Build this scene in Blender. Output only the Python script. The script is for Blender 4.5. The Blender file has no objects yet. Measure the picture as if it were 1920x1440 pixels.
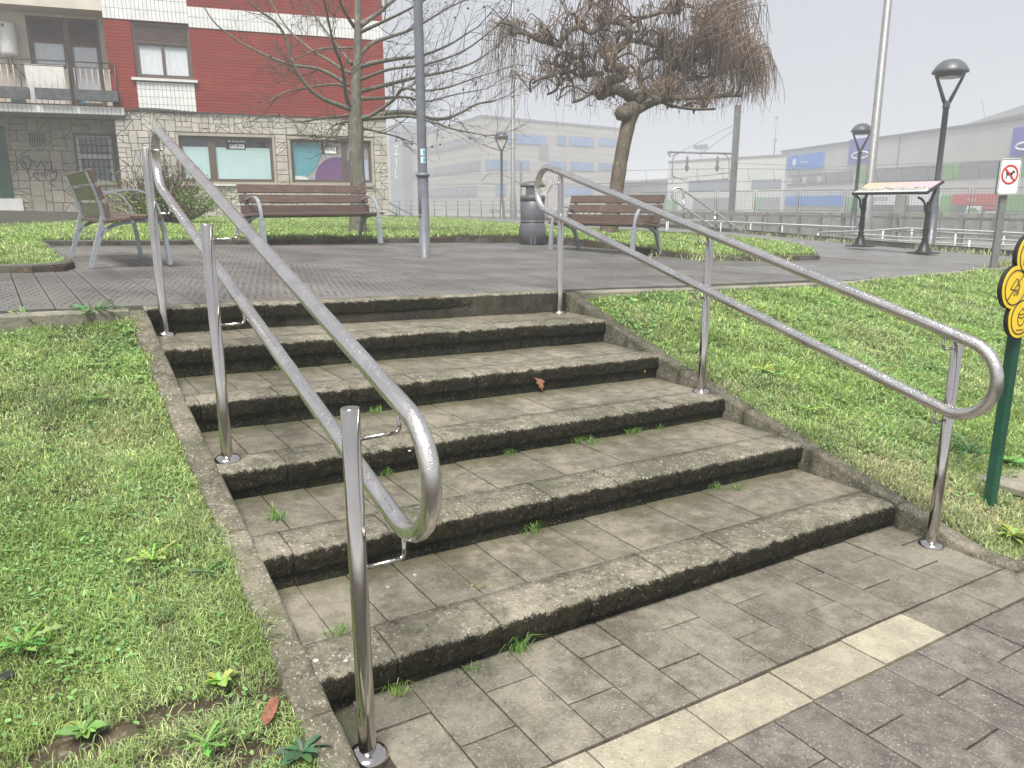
import bpy, bmesh, math, random
import numpy as np
from mathutils import Vector, Matrix
random.seed(11)
rng = np.random.default_rng(7)
SC = bpy.context.scene
COL = SC.collection
PI = math.pi

# ------------------------------------------------------------------ camera
CAM = Vector((-0.6112, -2.0630, 1.5560))
YAW, PITCH, ROLL, FPX = 0.56486, 0.23081, -0.00236, 1442.65      # focal length in pixels of a 1920 wide picture
_cy, _sy, _cp, _sp = math.cos(YAW), math.sin(YAW), math.cos(PITCH), math.sin(PITCH)
FW = Vector((_sy*_cp, _cy*_cp, -_sp))
_r = Vector((_cy, -_sy, 0)); _u = _r.cross(FW)
RT = _r*math.cos(ROLL) + _u*math.sin(ROLL); UP = _u*math.cos(ROLL) - _r*math.sin(ROLL)
cd = bpy.data.cameras.new('camera'); cam = bpy.data.objects.new('camera', cd); COL.objects.link(cam)
cd.sensor_width = 36; cd.lens = 36*FPX/1920; cd.clip_start = .05; cd.clip_end = 1500
cam.matrix_world = Matrix(((RT.x, UP.x, -FW.x, CAM.x), (RT.y, UP.y, -FW.y, CAM.y), (RT.z, UP.z, -FW.z, CAM.z), (0, 0, 0, 1)))
SC.camera = cam

# ------------------------------------------------------------------ world, sun, exposure (overcast, misty day)
W = bpy.data.worlds.new('World'); SC.world = W; W.use_nodes = True
wn = W.node_tree; bgn = wn.nodes['Background']
SUN_EL, SUN_AZ = math.radians(62), math.radians(222)             # azimuth clockwise from +y
sk = wn.nodes.new('ShaderNodeTexSky'); sk.sky_type = 'NISHITA'; sk.sun_disc = False
sk.sun_elevation = SUN_EL; sk.sun_rotation = SUN_AZ; sk.air_density = 1.2; sk.dust_density = 3.0
hs = wn.nodes.new('ShaderNodeHueSaturation'); hs.inputs['Saturation'].default_value = .2
wn.links.new(sk.outputs[0], hs.inputs['Color'])
mx = wn.nodes.new('ShaderNodeMix'); mx.data_type = 'RGBA'; mx.inputs[0].default_value = .82
wn.links.new(hs.outputs[0], mx.inputs[6]); cn = wn.nodes.new('ShaderNodeTexNoise'); cn.inputs['Scale'].default_value = 2.2; cn.inputs['Detail'].default_value = 5
tcw = wn.nodes.new('ShaderNodeTexCoord'); wn.links.new(tcw.outputs['Generated'], cn.inputs['Vector'])
cr = wn.nodes.new('ShaderNodeMix'); cr.data_type = 'RGBA'; wn.links.new(cn.outputs[0], cr.inputs[0])
cr.inputs[6].default_value = (6.9, 7.25, 8.0, 1); cr.inputs[7].default_value = (7.9, 8.15, 8.8, 1); wn.links.new(cr.outputs[2], mx.inputs[7])   # the even cloud and mist layer
wn.links.new(mx.outputs[2], bgn.inputs['Color']); bgn.inputs['Strength'].default_value = .044
sd = bpy.data.lights.new('sun', 'SUN'); sun = bpy.data.objects.new('sun', sd); COL.objects.link(sun)
sd.energy = 3.4; sd.angle = math.radians(24); sd.color = (1, .965, .91)
_d = Vector((math.sin(SUN_AZ)*math.cos(SUN_EL), math.cos(SUN_AZ)*math.cos(SUN_EL), math.sin(SUN_EL)))
sun.rotation_euler = (-_d).to_track_quat('-Z', 'Y').to_euler()
SC.view_settings.view_transform = 'Standard'; SC.view_settings.look = 'None'
SC.view_settings.gamma = 1; SC.view_settings.use_curve_mapping = False
SC.view_settings.exposure = 1.08
SC.render.engine = 'CYCLES'
cy = SC.cycles; cy.use_denoising = True; cy.max_bounces = 7; cy.diffuse_bounces = 3; cy.glossy_bounces = 4
cy.transmission_bounces = 5; cy.transparent_max_bounces = 8; cy.volume_bounces = 2; cy.caustics_reflective = False; cy.caustics_refractive = False
cy.use_adaptive_sampling = True; cy.sample_clamp_indirect = 6

# ------------------------------------------------------------------ surveying helpers: where a sight line from the camera station meets a real plane
def ray(px, py): return FW + RT*((px-960)/FPX) - UP*((py-720)/FPX)
def sight(px, py, d): return CAM + ray(px, py)*d
def meet(px, py, p0, n):
    r = ray(px, py); return CAM + r*((p0-CAM).dot(n)/r.dot(n))
def PLZ(x, y):                                                    # plaza surface
    return .8882 - .03*x + .02*y
def on_plaza(px, py): return meet(px, py, Vector((0, 0, .8882)), Vector((.03, -.02, 1)))
def LOWZ(x, y=0): return .0386 - .0311*min(max(x, -3), 6)
def on_low(px, py): return meet(px, py, Vector((0, 0, .0386)), Vector((.0311, 0, 1)))

# ------------------------------------------------------------------ mesh helpers
WL = {}
class MB:
    def __init__(s): s.v = []; s.f = []; s.mi = []; s.sm = []
    def add(s, vs, fs, mi=0, smooth=False):
        o = len(s.v); s.v += [tuple(v) for v in vs]
        for f in fs: s.f.append(tuple(i+o for i in f)); s.mi.append(mi); s.sm.append(smooth)
        return s
    def box(s, c, d, ax=None, mi=0):
        c = Vector(c); ax = ax or (Vector((1, 0, 0)), Vector((0, 1, 0)), Vector((0, 0, 1)))
        vs = [c + ax[0]*(d[0]/2*i) + ax[1]*(d[1]/2*j) + ax[2]*(d[2]/2*k) for k in (-1, 1) for j in (-1, 1) for i in (-1, 1)]
        fs = [(0, 2, 3, 1), (4, 5, 7, 6), (0, 1, 5, 4), (2, 6, 7, 3), (0, 4, 6, 2), (1, 3, 7, 5)]
        return s.add(vs, fs, mi)
    def cbox(s, c, d, ax=None, ch=.004, mi=0):                    # box with chamfered edges
        c = Vector(c); ax = ax or (Vector((1, 0, 0)), Vector((0, 1, 0)), Vector((0, 0, 1)))
        bm = bmesh.new(); bmesh.ops.create_cube(bm, size=1)
        for v in bm.verts: v.co = Vector((v.co.x*d[0], v.co.y*d[1], v.co.z*d[2]))
        bmesh.ops.bevel(bm, geom=list(bm.edges), offset=min(ch, min(d)*.45), segments=1, affect='EDGES', profile=.5)
        bm.verts.index_update()
        vs = [c + ax[0]*v.co.x + ax[1]*v.co.y + ax[2]*v.co.z for v in bm.verts]
        s.add(vs, [[v.index for v in f.verts] for f in bm.faces], mi); bm.free(); return s
    def tube(s, pts, r, n=8, cap=True, smooth=True, mi=0, closed=False):
        pts = [Vector(p) for p in pts]; m = len(pts)
        rs = r if hasattr(r, '__len__') else [r]*m
        T = []
        for i in range(m):
            a = pts[(i-1) % m] if (closed or i) else pts[0]; b = pts[(i+1) % m] if (closed or i < m-1) else pts[-1]
            t = b-a; T.append(t.normalized() if t.length > 1e-9 else Vector((0, 0, 1)))
        x = T[0].orthogonal().normalized(); vs = []
        for i in range(m):
            x = (x - T[i]*x.dot(T[i])); x = x.normalized() if x.length > 1e-6 else T[i].orthogonal().normalized()
            y = T[i].cross(x)
            for k in range(n):
                a = 2*PI*k/n; vs.append(pts[i] + x*(math.cos(a)*rs[i]) + y*(math.sin(a)*rs[i]))
        fs = []
        for i in range(m if closed else m-1):
            j = (i+1) % m
            for k in range(n): fs.append((i*n+k, i*n+(k+1) % n, j*n+(k+1) % n, j*n+k))
        s.add(vs, fs, mi, smooth)
        if cap and not closed:
            o = len(s.v)-len(vs)
            s.f.append(tuple(o+k for k in reversed(range(n)))); s.f.append(tuple(o+(m-1)*n+k for k in range(n))); s.mi += [mi, mi]; s.sm += [False, False]
        return s
    def lathe(s, prof, c=(0, 0, 0), n=20, smooth=True, mi=0, a0=0, a1=2*PI):
        c = Vector(c); full = abs(a1-a0-2*PI) < 1e-6; nn = n if full else n+1; vs = []; fs = []
        for r, z in prof:
            for k in range(nn):
                a = a0+(a1-a0)*k/n; vs.append(c + Vector((math.cos(a)*r, math.sin(a)*r, z)))
        for i in range(len(prof)-1):
            for k in range(n):
                k2 = (k+1) % nn; fs.append((i*nn+k, i*nn+k2, (i+1)*nn+k2, (i+1)*nn+k))
        return s.add(vs, fs, mi, smooth)
    def prism(s, poly, o, ux, uy, t0, t1, ch=0, mi=0, mi_side=None, smooth=False):   # polygon in (ux,uy) raised from t0 to t1 along ux x uy
        o = Vector(o); ux = Vector(ux); uy = Vector(uy); n = ux.cross(uy).normalized(); k = len(poly)
        ar = sum(poly[i][0]*poly[(i+1) % k][1]-poly[(i+1) % k][0]*poly[i][1] for i in range(k))
        if ar < 0: poly = poly[::-1]
        P = lambda a, b, t: o + ux*a + uy*b + n*t
        vs = [P(a, b, t0) for a, b in poly]
        ms = mi if mi_side is None else mi_side
        if ch:
            q = inset(poly, ch)
            vs += [P(a, b, t1-ch*.6) for a, b in poly] + [P(a, b, t1) for a, b in q]
            s.add(vs, [tuple(range(2*k, 3*k))], mi)
            b0 = len(s.v)-3*k
            for i in range(k):
                j = (i+1) % k
                for A in (0, k): s.f.append((b0+A+i, b0+A+j, b0+A+k+j, b0+A+k+i)); s.mi.append(ms if A == 0 else mi); s.sm.append(smooth)
        else:
            vs += [P(a, b, t1) for a, b in poly]
            s.add(vs, [tuple(range(k, 2*k)), tuple(reversed(range(k)))], mi)
            b0 = len(s.v)-2*k
            for i in range(k):
                j = (i+1) % k; s.f.append((b0+i, b0+j, b0+k+j, b0+k+i)); s.mi.append(ms); s.sm.append(smooth)
        return s
    def build(s, name, mats, parent=None, at=None, label=None, cat=None, group=None, kind=None):
        me = bpy.data.meshes.new(name)
        base = WL.get(parent.name, Vector()) if parent else Vector()
        o = Vector(at) if at is not None else Vector()
        off = base + o
        me.from_pydata([(v[0]-off.x, v[1]-off.y, v[2]-off.z) for v in s.v], [], s.f)
        mats = mats if isinstance(mats, (list, tuple)) else [mats]
        for m in mats: me.materials.append(m)
        if len(mats) > 1: me.polygons.foreach_set('material_index', s.mi)
        me.polygons.foreach_set('use_smooth', s.sm); me.update()
        ob = bpy.data.objects.new(name, me); COL.objects.link(ob); ob.location = o
        if parent: ob.parent = parent
        WL[ob.name] = off
        return tag(ob, label, cat, group, kind)
def inset(poly, d):
    k = len(poly); out = []
    for i in range(k):
        p, a, b = Vector(poly[i]), Vector(poly[i-1]), Vector(poly[(i+1) % k])
        e1 = (p-a).normalized(); e2 = (b-p).normalized()
        n1 = Vector((-e1.y, e1.x)); n2 = Vector((-e2.y, e2.x)); m = n1+n2
        if m.length < .2: m = n1
        m = m.normalized(); c = max(.35, m.dot(n1)); out.append(tuple(p + m*(d/c)))
    return out
def tag(o, label=None, cat=None, group=None, kind=None):
    if label: o['label'] = label
    if cat: o['category'] = cat
    if group: o['group'] = group
    if kind: o['kind'] = kind
    return o
def thing(name, label=None, cat=None, loc=(0, 0, 0), group=None, kind=None):
    o = bpy.data.objects.new(name, None); COL.objects.link(o); o.location = loc; o.empty_display_size = .1
    WL[o.name] = Vector(loc); return tag(o, label, cat, group, kind)
def place(me, name, parent, loc, rot=(0, 0, 0), scl=(1, 1, 1)):     # a piece that shares a mesh
    o = bpy.data.objects.new(name, me); COL.objects.link(o); o.parent = parent
    o.location = Vector(loc)-WL.get(parent.name, Vector()); o.rotation_euler = rot; o.scale = scl; return o
def dup(root, loc, rz, label=None):
    r = root.copy(); COL.objects.link(r); r.location = loc; r.rotation_euler = (0, 0, rz)
    if label: r['label'] = label
    def kids(a, b):
        for ch in a.children:
            c = ch.copy(); COL.objects.link(c); c.parent = b; kids(ch, c)
    kids(root, r); return r
def smooth_path(pts, sub=6, closed=False):                          # Catmull-Rom
    P = [Vector(p) for p in pts]; n = len(P); out = []
    for i in range(n if closed else n-1):
        a = P[i-1] if (closed or i) else P[0]*2-P[1]; b = P[i]; c = P[(i+1) % n]; d = P[(i+2) % n] if (closed or i+2 < n) else P[-1]*2-P[-2]
        for k in range(sub):
            t = k/sub; out.append(.5*((2*b)+(c-a)*t+(2*a-5*b+4*c-d)*t*t+(3*b-a-3*c+d)*t**3))
    if not closed: out.append(P[-1])
    return out
def fillet(pts, r, seg=8, closed=False):
    P = [Vector(p) for p in pts]; n = len(P); out = []
    for i in range(n):
        if not closed and i in (0, n-1): out.append(P[i]); continue
        p, a, b = P[i], P[i-1], P[(i+1) % n]; rr = r[i] if hasattr(r, '__len__') else r
        e1 = (a-p).normalized(); e2 = (b-p).normalized(); ang = e1.angle(e2)
        if rr <= 0 or ang > 3.1: out.append(p); continue
        d = rr/math.tan(ang/2); q1 = p+e1*d; q2 = p+e2*d; c = p+(e1+e2).normalized()*(rr/math.sin(ang/2))
        v1 = q1-c; v2 = q2-c; tot = v1.angle(v2); ax = v1.cross(v2).normalized()
        for k in range(seg+1): out.append(c + Matrix.Rotation(tot*k/seg, 3, ax) @ v1)
    return out
def tri_mesh(name, verts, tris, mats, attr=None, parent=None):       # fast numpy mesh of triangles
    me = bpy.data.meshes.new(name); nv, nt = len(verts), len(tris)
    me.vertices.add(nv); me.vertices.foreach_set('co', np.asarray(verts, np.float32).ravel())
    me.loops.add(nt*3); me.loops.foreach_set('vertex_index', np.asarray(tris, np.int32).ravel())
    me.polygons.add(nt); me.polygons.foreach_set('loop_start', np.arange(0, nt*3, 3, dtype=np.int32))
    me.polygons.foreach_set('use_smooth', np.ones(nt, bool))
    for m in mats if isinstance(mats, (list, tuple)) else [mats]: me.materials.append(m)
    if attr is not None:
        a = me.attributes.new('tint', 'FLOAT_COLOR', 'POINT'); a.data.foreach_set('color', np.asarray(attr, np.float32).ravel())
    me.update(); me.validate()
    o = bpy.data.objects.new(name, me); COL.objects.link(o)
    if parent: o.parent = parent; o.location = -WL.get(parent.name, Vector())
    return o
def text_part(txt, size, o, ux, uy, mat, parent, name='lettering', align='CENTER', lift=.002, sx=1.0, bold=0):
    cu = bpy.data.curves.new(name, 'FONT'); cu.body = txt; cu.size = size; cu.align_x = align; cu.align_y = 'CENTER'; cu.extrude = .0008; cu.offset = bold
    cu.materials.append(mat); ob = bpy.data.objects.new(name, cu); COL.objects.link(ob)
    ux = Vector(ux).normalized(); uy = Vector(uy).normalized(); n = ux.cross(uy)
    p = Vector(o)+n*lift - (WL.get(parent.name, Vector()) if parent else Vector())
    M = Matrix(((ux.x*sx, uy.x, n.x, p.x), (ux.y*sx, uy.y, n.y, p.y), (ux.z*sx, uy.z, n.z, p.z), (0, 0, 0, 1)))
    if parent: ob.parent = parent
    me = bpy.data.meshes.new_from_object(ob); bpy.data.objects.remove(ob); ob = bpy.data.objects.new(name, me); COL.objects.link(ob)
    if parent: ob.parent = parent
    ob.matrix_local = M; return ob
def vnoise(p, s): 
    from mathutils import noise as mn
    return mn.noise(Vector(p)*s)

# ------------------------------------------------------------------ materials
def sock(nt, v, inp):
    if hasattr(v, 'is_output'): nt.links.new(v, inp)
    else: inp.default_value = v if not (isinstance(v, tuple) and len(v) == 3 and inp.type == 'RGBA') else (*v, 1)
def n_noise(nt, vec, scale, detail=4, rough=.55, dist=0):
    n = nt.nodes.new('ShaderNodeTexNoise'); n.inputs['Scale'].default_value = scale; n.inputs['Detail'].default_value = detail
    n.inputs['Roughness'].default_value = rough; n.inputs['Distortion'].default_value = dist
    if vec is not None: nt.links.new(vec, n.inputs['Vector'])
    return n.outputs[0]
def n_vor(nt, vec, scale, feature='F1'):
    n = nt.nodes.new('ShaderNodeTexVoronoi'); n.feature = feature; n.inputs['Scale'].default_value = scale
    nt.links.new(vec, n.inputs['Vector']); return n.outputs['Distance']
def n_map(nt, f, a, b, c=0., d=1., smooth=True):
    n = nt.nodes.new('ShaderNodeMapRange'); n.interpolation_type = 'SMOOTHSTEP' if smooth else 'LINEAR'
    sock(nt, f, n.inputs[0])
    for i, v in enumerate((a, b, c, d)): n.inputs[i+1].default_value = v
    return n.outputs[0]
def n_mix(nt, f, a, b, blend='MIX'):
    n = nt.nodes.new('ShaderNodeMix'); n.data_type = 'RGBA'; n.blend_type = blend
    sock(nt, f, n.inputs[0]); sock(nt, a, n.inputs[6]); sock(nt, b, n.inputs[7]); return n.outputs[2]
def n_math(nt, op, a, b=0.):
    n = nt.nodes.new('ShaderNodeMath'); n.operation = op; sock(nt, a, n.inputs[0]); sock(nt, b, n.inputs[1]); return n.outputs[0]
def n_pos(nt):
    return nt.nodes.new('ShaderNodeNewGeometry').outputs['Position']
def n_scale(nt, vec, s):
    n = nt.nodes.new('ShaderNodeVectorMath'); n.operation = 'MULTIPLY'; nt.links.new(vec, n.inputs[0]); n.inputs[1].default_value = s; return n.outputs[0]
def n_rand(nt): return nt.nodes.new('ShaderNodeObjectInfo').outputs['Random']
def n_attr(nt, name): n = nt.nodes.new('ShaderNodeAttribute'); n.attribute_name = name; return n
def n_bump(nt, h, strength, dist, normal=None):
    n = nt.nodes.new('ShaderNodeBump'); n.inputs['Strength'].default_value = strength; n.inputs['Distance'].default_value = dist
    nt.links.new(h, n.inputs['Height'])
    if normal is not None: nt.links.new(normal, n.inputs['Normal'])
    return n.outputs[0]
def new_mat(name):
    m = bpy.data.materials.new(name); m.use_nodes = True; nt = m.node_tree
    return m, nt, nt.nodes['Principled BSDF']
def plain(name, col, rough=.5, metal=0., var=.12, vscale=6., bump=.0, bscale=80., spec=.5, rand=.0, dirt=0., streak=None):
    m, nt, b = new_mat(name); pos = n_pos(nt)
    f = n_noise(nt, n_scale(nt, pos, streak) if streak else pos, vscale, 5)
    c = n_mix(nt, n_map(nt, f, .3, .7), tuple(x*(1-var) for x in col), tuple(min(1, x*(1+var)) for x in col))
    if rand: c = n_mix(nt, n_map(nt, n_rand(nt), 0, 1, 0, rand, False), c, tuple(x*.35 for x in col))
    if dirt:
        d = n_map(nt, n_noise(nt, pos, vscale*2.3, 6, .65), .5, .75, 0, dirt); c = n_mix(nt, d, c, (.06, .055, .045))
    nt.links.new(c, b.inputs['Base Color']); b.inputs['Metallic'].default_value = metal
    nt.links.new(n_map(nt, n_noise(nt, pos, vscale*3, 4), .3, .7, max(.03, rough*.8), min(1, rough*1.2)), b.inputs['Roughness'])
    b.inputs['Specular IOR Level'].default_value = spec
    if bump: nt.links.new(n_bump(nt, n_noise(nt, pos, bscale, 5), bump, .004), b.inputs['Normal'])
    return m
def concrete(name, dark, light, speck=.5, moss=.0, rough=.7, bump=.5, rand=.25, sscale=210., wet=.0, grime=False, foot=False, spec=.4, sp_col=(.5, .48, .42)):
    m, nt, b = new_mat(name); pos = n_pos(nt)
    big = n_noise(nt, pos, 2.2, 6, .65); mid = n_noise(nt, pos, 14, 7, .72); fine = n_noise(nt, pos, sscale, 3, .7)
    c = n_mix(nt, n_map(nt, n_math(nt, 'ADD', n_math(nt, 'MULTIPLY', big, .5), n_math(nt, 'MULTIPLY', mid, .5)), .40, .62), dark, light)
    if rand: c = n_mix(nt, n_map(nt, n_rand(nt), 0, 1, 0, rand, False), c, tuple(x*.55 for x in dark))
    c = n_mix(nt, n_map(nt, fine, .56, .7, 0, speck), c, sp_col)
    c = n_mix(nt, n_map(nt, n_noise(nt, pos, sscale*.6, 3, .7), .56, .7, 0, speck*.9), c, tuple(x*.3 for x in dark))
    if moss:
        mo = n_map(nt, n_noise(nt, pos, 5.2, 6, .7), .52, .68, 0, moss); c = n_mix(nt, mo, c, (.06, .075, .028))
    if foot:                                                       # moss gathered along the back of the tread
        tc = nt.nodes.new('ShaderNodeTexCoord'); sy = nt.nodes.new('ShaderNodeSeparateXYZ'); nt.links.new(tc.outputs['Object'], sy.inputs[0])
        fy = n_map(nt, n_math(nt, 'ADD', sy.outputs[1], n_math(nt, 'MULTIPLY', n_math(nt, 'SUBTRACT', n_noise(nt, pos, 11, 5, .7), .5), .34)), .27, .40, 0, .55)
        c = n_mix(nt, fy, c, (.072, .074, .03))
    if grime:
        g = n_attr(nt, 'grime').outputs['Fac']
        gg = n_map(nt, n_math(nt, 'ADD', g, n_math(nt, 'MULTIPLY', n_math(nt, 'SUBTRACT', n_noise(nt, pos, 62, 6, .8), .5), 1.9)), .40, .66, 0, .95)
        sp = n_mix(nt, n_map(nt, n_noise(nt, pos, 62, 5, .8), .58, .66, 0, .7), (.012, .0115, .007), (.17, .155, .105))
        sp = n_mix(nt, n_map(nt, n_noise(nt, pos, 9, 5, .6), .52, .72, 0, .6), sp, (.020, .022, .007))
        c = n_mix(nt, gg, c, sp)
    nt.links.new(c, b.inputs['Base Color'])
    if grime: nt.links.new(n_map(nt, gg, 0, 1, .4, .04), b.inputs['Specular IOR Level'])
    r = n_map(nt, n_noise(nt, pos, 4.1, 5, .6), .35, .65, rough*(1-wet), rough)
    nt.links.new(r, b.inputs['Roughness']); b.inputs['Specular IOR Level'].default_value = spec
    h = n_math(nt, 'ADD', n_math(nt, 'MULTIPLY', fine, .6), n_math(nt, 'MULTIPLY', n_noise(nt, pos, sscale*.3, 4, .7), .9))
    nt.links.new(n_bump(nt, h, bump, .009), b.inputs['Normal']); return m

M = {}
M['paver'] = concrete('grey_paver_concrete', (.115, .104, .081), (.24, .218, .172), .5, .2, .62, .6, .3, 120, .35)
M['paver_light'] = concrete('cream_paver_concrete', (.27, .245, .18), (.405, .365, .275), .6, .08, .62, .5, .28, 140, .2, sp_col=(.62, .59, .5))
M['paver_dark'] = concrete('brownish_paver_concrete', (.098, .088, .076), (.215, .195, .165), .5, .12, .62, .6, .38, 115, .35)
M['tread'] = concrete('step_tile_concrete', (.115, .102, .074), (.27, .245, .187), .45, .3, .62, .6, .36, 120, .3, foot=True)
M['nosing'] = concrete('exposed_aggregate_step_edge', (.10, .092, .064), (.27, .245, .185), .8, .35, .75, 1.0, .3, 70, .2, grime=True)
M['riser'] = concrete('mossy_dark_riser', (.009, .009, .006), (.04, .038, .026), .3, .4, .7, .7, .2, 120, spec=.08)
M['kerb'] = concrete('weathered_kerb_concrete', (.07, .064, .043), (.21, .19, .138), .8, .6, .8, 1.0, .2, 90)
M['kerb_dark'] = concrete('dark_lawn_kerb', (.06, .058, .048), (.13, .125, .105), .4, .3, .8, .6, .25, 120)
M['joint'] = concrete('mortar_bed', (.02, .018, .012), (.055, .05, .034), .3, .5, .9, .5, 0, 120)
M['oldwall'] = concrete('old_stained_concrete', (.13, .125, .115), (.26, .25, .22), .3, .2, .85, .4, .2, 60)
def m_plank():
    m, nt, b = new_mat('studded_plaza_paving'); pos = n_pos(nt)
    big = n_noise(nt, pos, 1.1, 5, .6); mid = n_noise(nt, pos, 14, 5, .6)
    c = n_mix(nt, n_map(nt, big, .35, .65), (.098, .092, .085), (.16, .153, .143))
    c = n_mix(nt, n_map(nt, n_rand(nt), 0, 1, 0, .3, False), c, (.045, .041, .037))
    # small raised studs in rows: repeats every 36 x 30 mm over the plank, turned off on a smooth margin at its ends
    tc = nt.nodes.new('ShaderNodeTexCoord'); sx = nt.nodes.new('ShaderNodeSeparateXYZ'); nt.links.new(tc.outputs['Object'], sx.inputs[0])
    fx = n_math(nt, 'SINE', n_math(nt, 'MULTIPLY', sx.outputs[0], 2*PI/.05)); fy = n_math(nt, 'SINE', n_math(nt, 'MULTIPLY', sx.outputs[1], 2*PI/.17))
    st = n_map(nt, n_math(nt, 'MULTIPLY', fx, fy), .2, .6)
    edge = n_attr(nt, 'studs').outputs['Fac']
    st = n_math(nt, 'MULTIPLY', st, edge)
    wear = n_map(nt, n_noise(nt, pos, 3.5, 5, .6), .3, .62, .35, 1)
    st = n_math(nt, 'MULTIPLY', st, wear)
    c = n_mix(nt, n_math(nt, 'MULTIPLY', st, .95), c, (.016, .014, .012))
    c = n_mix(nt, n_map(nt, n_noise(nt, pos, 30, 3, .5), .69, .73, 0, .6), c, (.32, .29, .22))
    nt.links.new(c, b.inputs['Base Color'])
    nt.links.new(n_map(nt, n_noise(nt, pos, .8, 5, .65), .36, .62, .36, .66), b.inputs['Roughness'])
    h = n_math(nt, 'ADD', n_math(nt, 'MULTIPLY', st, -1.), n_math(nt, 'MULTIPLY', n_noise(nt, pos, 170, 3), .35))
    nt.links.new(n_bump(nt, h, .55, .004), b.inputs['Normal']); return m
M['plank'] = m_plank()
M['path'] = concrete('worn_grey_path', (.10, .097, .093), (.165, .16, .154), .2, .08, .55, .3, 0, 60, .35)
M['earth'] = concrete('damp_lawn_soil', (.035, .026, .015), (.10, .074, .045), .3, .5, .9, .8, 0, 40)
M['ground'] = concrete('far_gravel_ground', (.12, .12, .11), (.2, .2, .18), .2, .3, .9, .3, 0, 20)
def m_steel(name, rough, drops, col=(.54, .51, .485)):
    m, nt, b = new_mat(name); pos = n_pos(nt)
    b.inputs['Metallic'].default_value = 1
    f = n_noise(nt, pos, 7, 5, .6)
    c = n_mix(nt, n_map(nt, f, .35, .7), col, tuple(x*.86 for x in col)); r = n_map(nt, n_noise(nt, pos, 16, 5, .6), .3, .7, rough*.75, rough*1.35)
    if drops:
        geo = nt.nodes.new('ShaderNodeNewGeometry'); sz = nt.nodes.new('ShaderNodeSeparateXYZ'); nt.links.new(geo.outputs['Normal'], sz.inputs[0])
        top = n_map(nt, sz.outputs[2], -.15, .35)                    # rain beads lie on the upper half of the pipe
        v = n_vor(nt, pos, 170); v2 = n_vor(nt, pos, 330)
        patch = n_map(nt, n_noise(nt, pos, 9, 4, .6), .35, .55)
        d = n_math(nt, 'MULTIPLY', n_math(nt, 'MAXIMUM', n_math(nt, 'MULTIPLY', n_map(nt, v, .34, .12), patch), n_math(nt, 'MULTIPLY', n_map(nt, v2, .34, .12), .5)), top)
        nt.links.new(n_bump(nt, d, drops, .0007), b.inputs['Normal'])
        c = n_mix(nt, n_math(nt, 'MULTIPLY', d, .25), c, (.36, .33, .32))
    nt.links.new(c, b.inputs['Base Color']); nt.links.new(r, b.inputs['Roughness']); return m
M['steel'] = m_steel('polished_steel_post', .10, 0)
M['rail'] = m_steel('rain_beaded_steel_rail', .25, .8, (.68, .65, .63))
M['galv'] = plain('galvanised_steel', (.21, .21, .21), .5, .35, .12, 9)
M['rail_white'] = plain('pale_painted_tube', (.46, .465, .46), .45, .1, .08, 9, dirt=.2)
M['alu'] = plain('grey_cast_bench_metal', (.30, .325, .36), .42, .25, .1, 12, bump=.1, bscale=150)
def m_wood(name, col, green=0.):
    m, nt, b = new_mat(name); tc = nt.nodes.new('ShaderNodeTexCoord')
    v = n_scale(nt, tc.outputs['Object'], (2.0, 34, 34)); pos = n_pos(nt)
    f = n_noise(nt, v, 2.0, 6, .65, .4)
    c = n_mix(nt, n_map(nt, f, .3, .7), tuple(x*.62 for x in col), tuple(x*1.25 for x in col))
    c = n_mix(nt, n_map(nt, n_rand(nt), 0, 1, 0, .28, False), c, tuple(x*.5 for x in col))
    c = n_mix(nt, n_map(nt, n_noise(nt, pos, 7, 4), .52, .68, 0, .35), c, tuple(x*1.5 for x in col))
    if green: c = n_mix(nt, n_map(nt, n_noise(nt, pos, 3.5, 4), .3, .55, .2, green), c, (.10, .11, .055))
    nt.links.new(c, b.inputs['Base Color']); nt.links.new(n_map(nt, f, .3, .7, .32, .6), b.inputs['Roughness'])
    nt.links.new(n_bump(nt, f, .2, .002), b.inputs['Normal']); return m
M['wood'] = m_wood('brown_stained_slat', (.118, .078, .061))
M['wood_green'] = m_wood('mossy_slat_back', (.135, .105, .07), .9)
M['pole'] = plain('blue_grey_pole_paint', (.135, .145, .165), .42, 0, .1, 7, bump=.05, bscale=60, dirt=.25)
M['lamp'] = plain('dark_grey_lamp_paint', (.075, .082, .09), .4, 0, .12, 8)
M['binplastic'] = plain('dark_grey_bin_plastic', (.098, .104, .115), .4, 0, .14, 5, bump=.1, bscale=120, dirt=.15)
M['iron'] = plain('black_cast_iron', (.018, .018, .02), .42, .2, .2, 12, bump=.25, bscale=90)
M['black'] = plain('matt_black', (.02, .02, .02), .6)
M['white'] = plain('white_paint', (.75, .75, .74), .5, 0, .04, 4)
M['ink'] = plain('black_ink', (.012, .012, .012), .6, var=0)
M['yellow'] = plain('yellow_sign_print', (.80, .57, .03), .38, 0, .03, 5)
M['signwhite'] = plain('white_sign_print', (.78, .78, .80), .4, 0, .03, 5)
M['signred'] = plain('red_sign_print', (.55, .025, .025), .4, 0, .05, 5)
M['postgreen'] = plain('dark_green_post_paint', (.008, .07, .04), .33, 0, .15, 6)
M['sticker_blue'] = plain('blue_sticker_print', (.03, .36, .62), .4, 0, .3, 60)
M['gum'] = plain('trodden_gum', (.42, .41, .38), .7, 0, .2, 60)
M['sticker_white'] = plain('white_sticker_paper', (.7, .72, .73), .5, 0, .25, 90)
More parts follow.
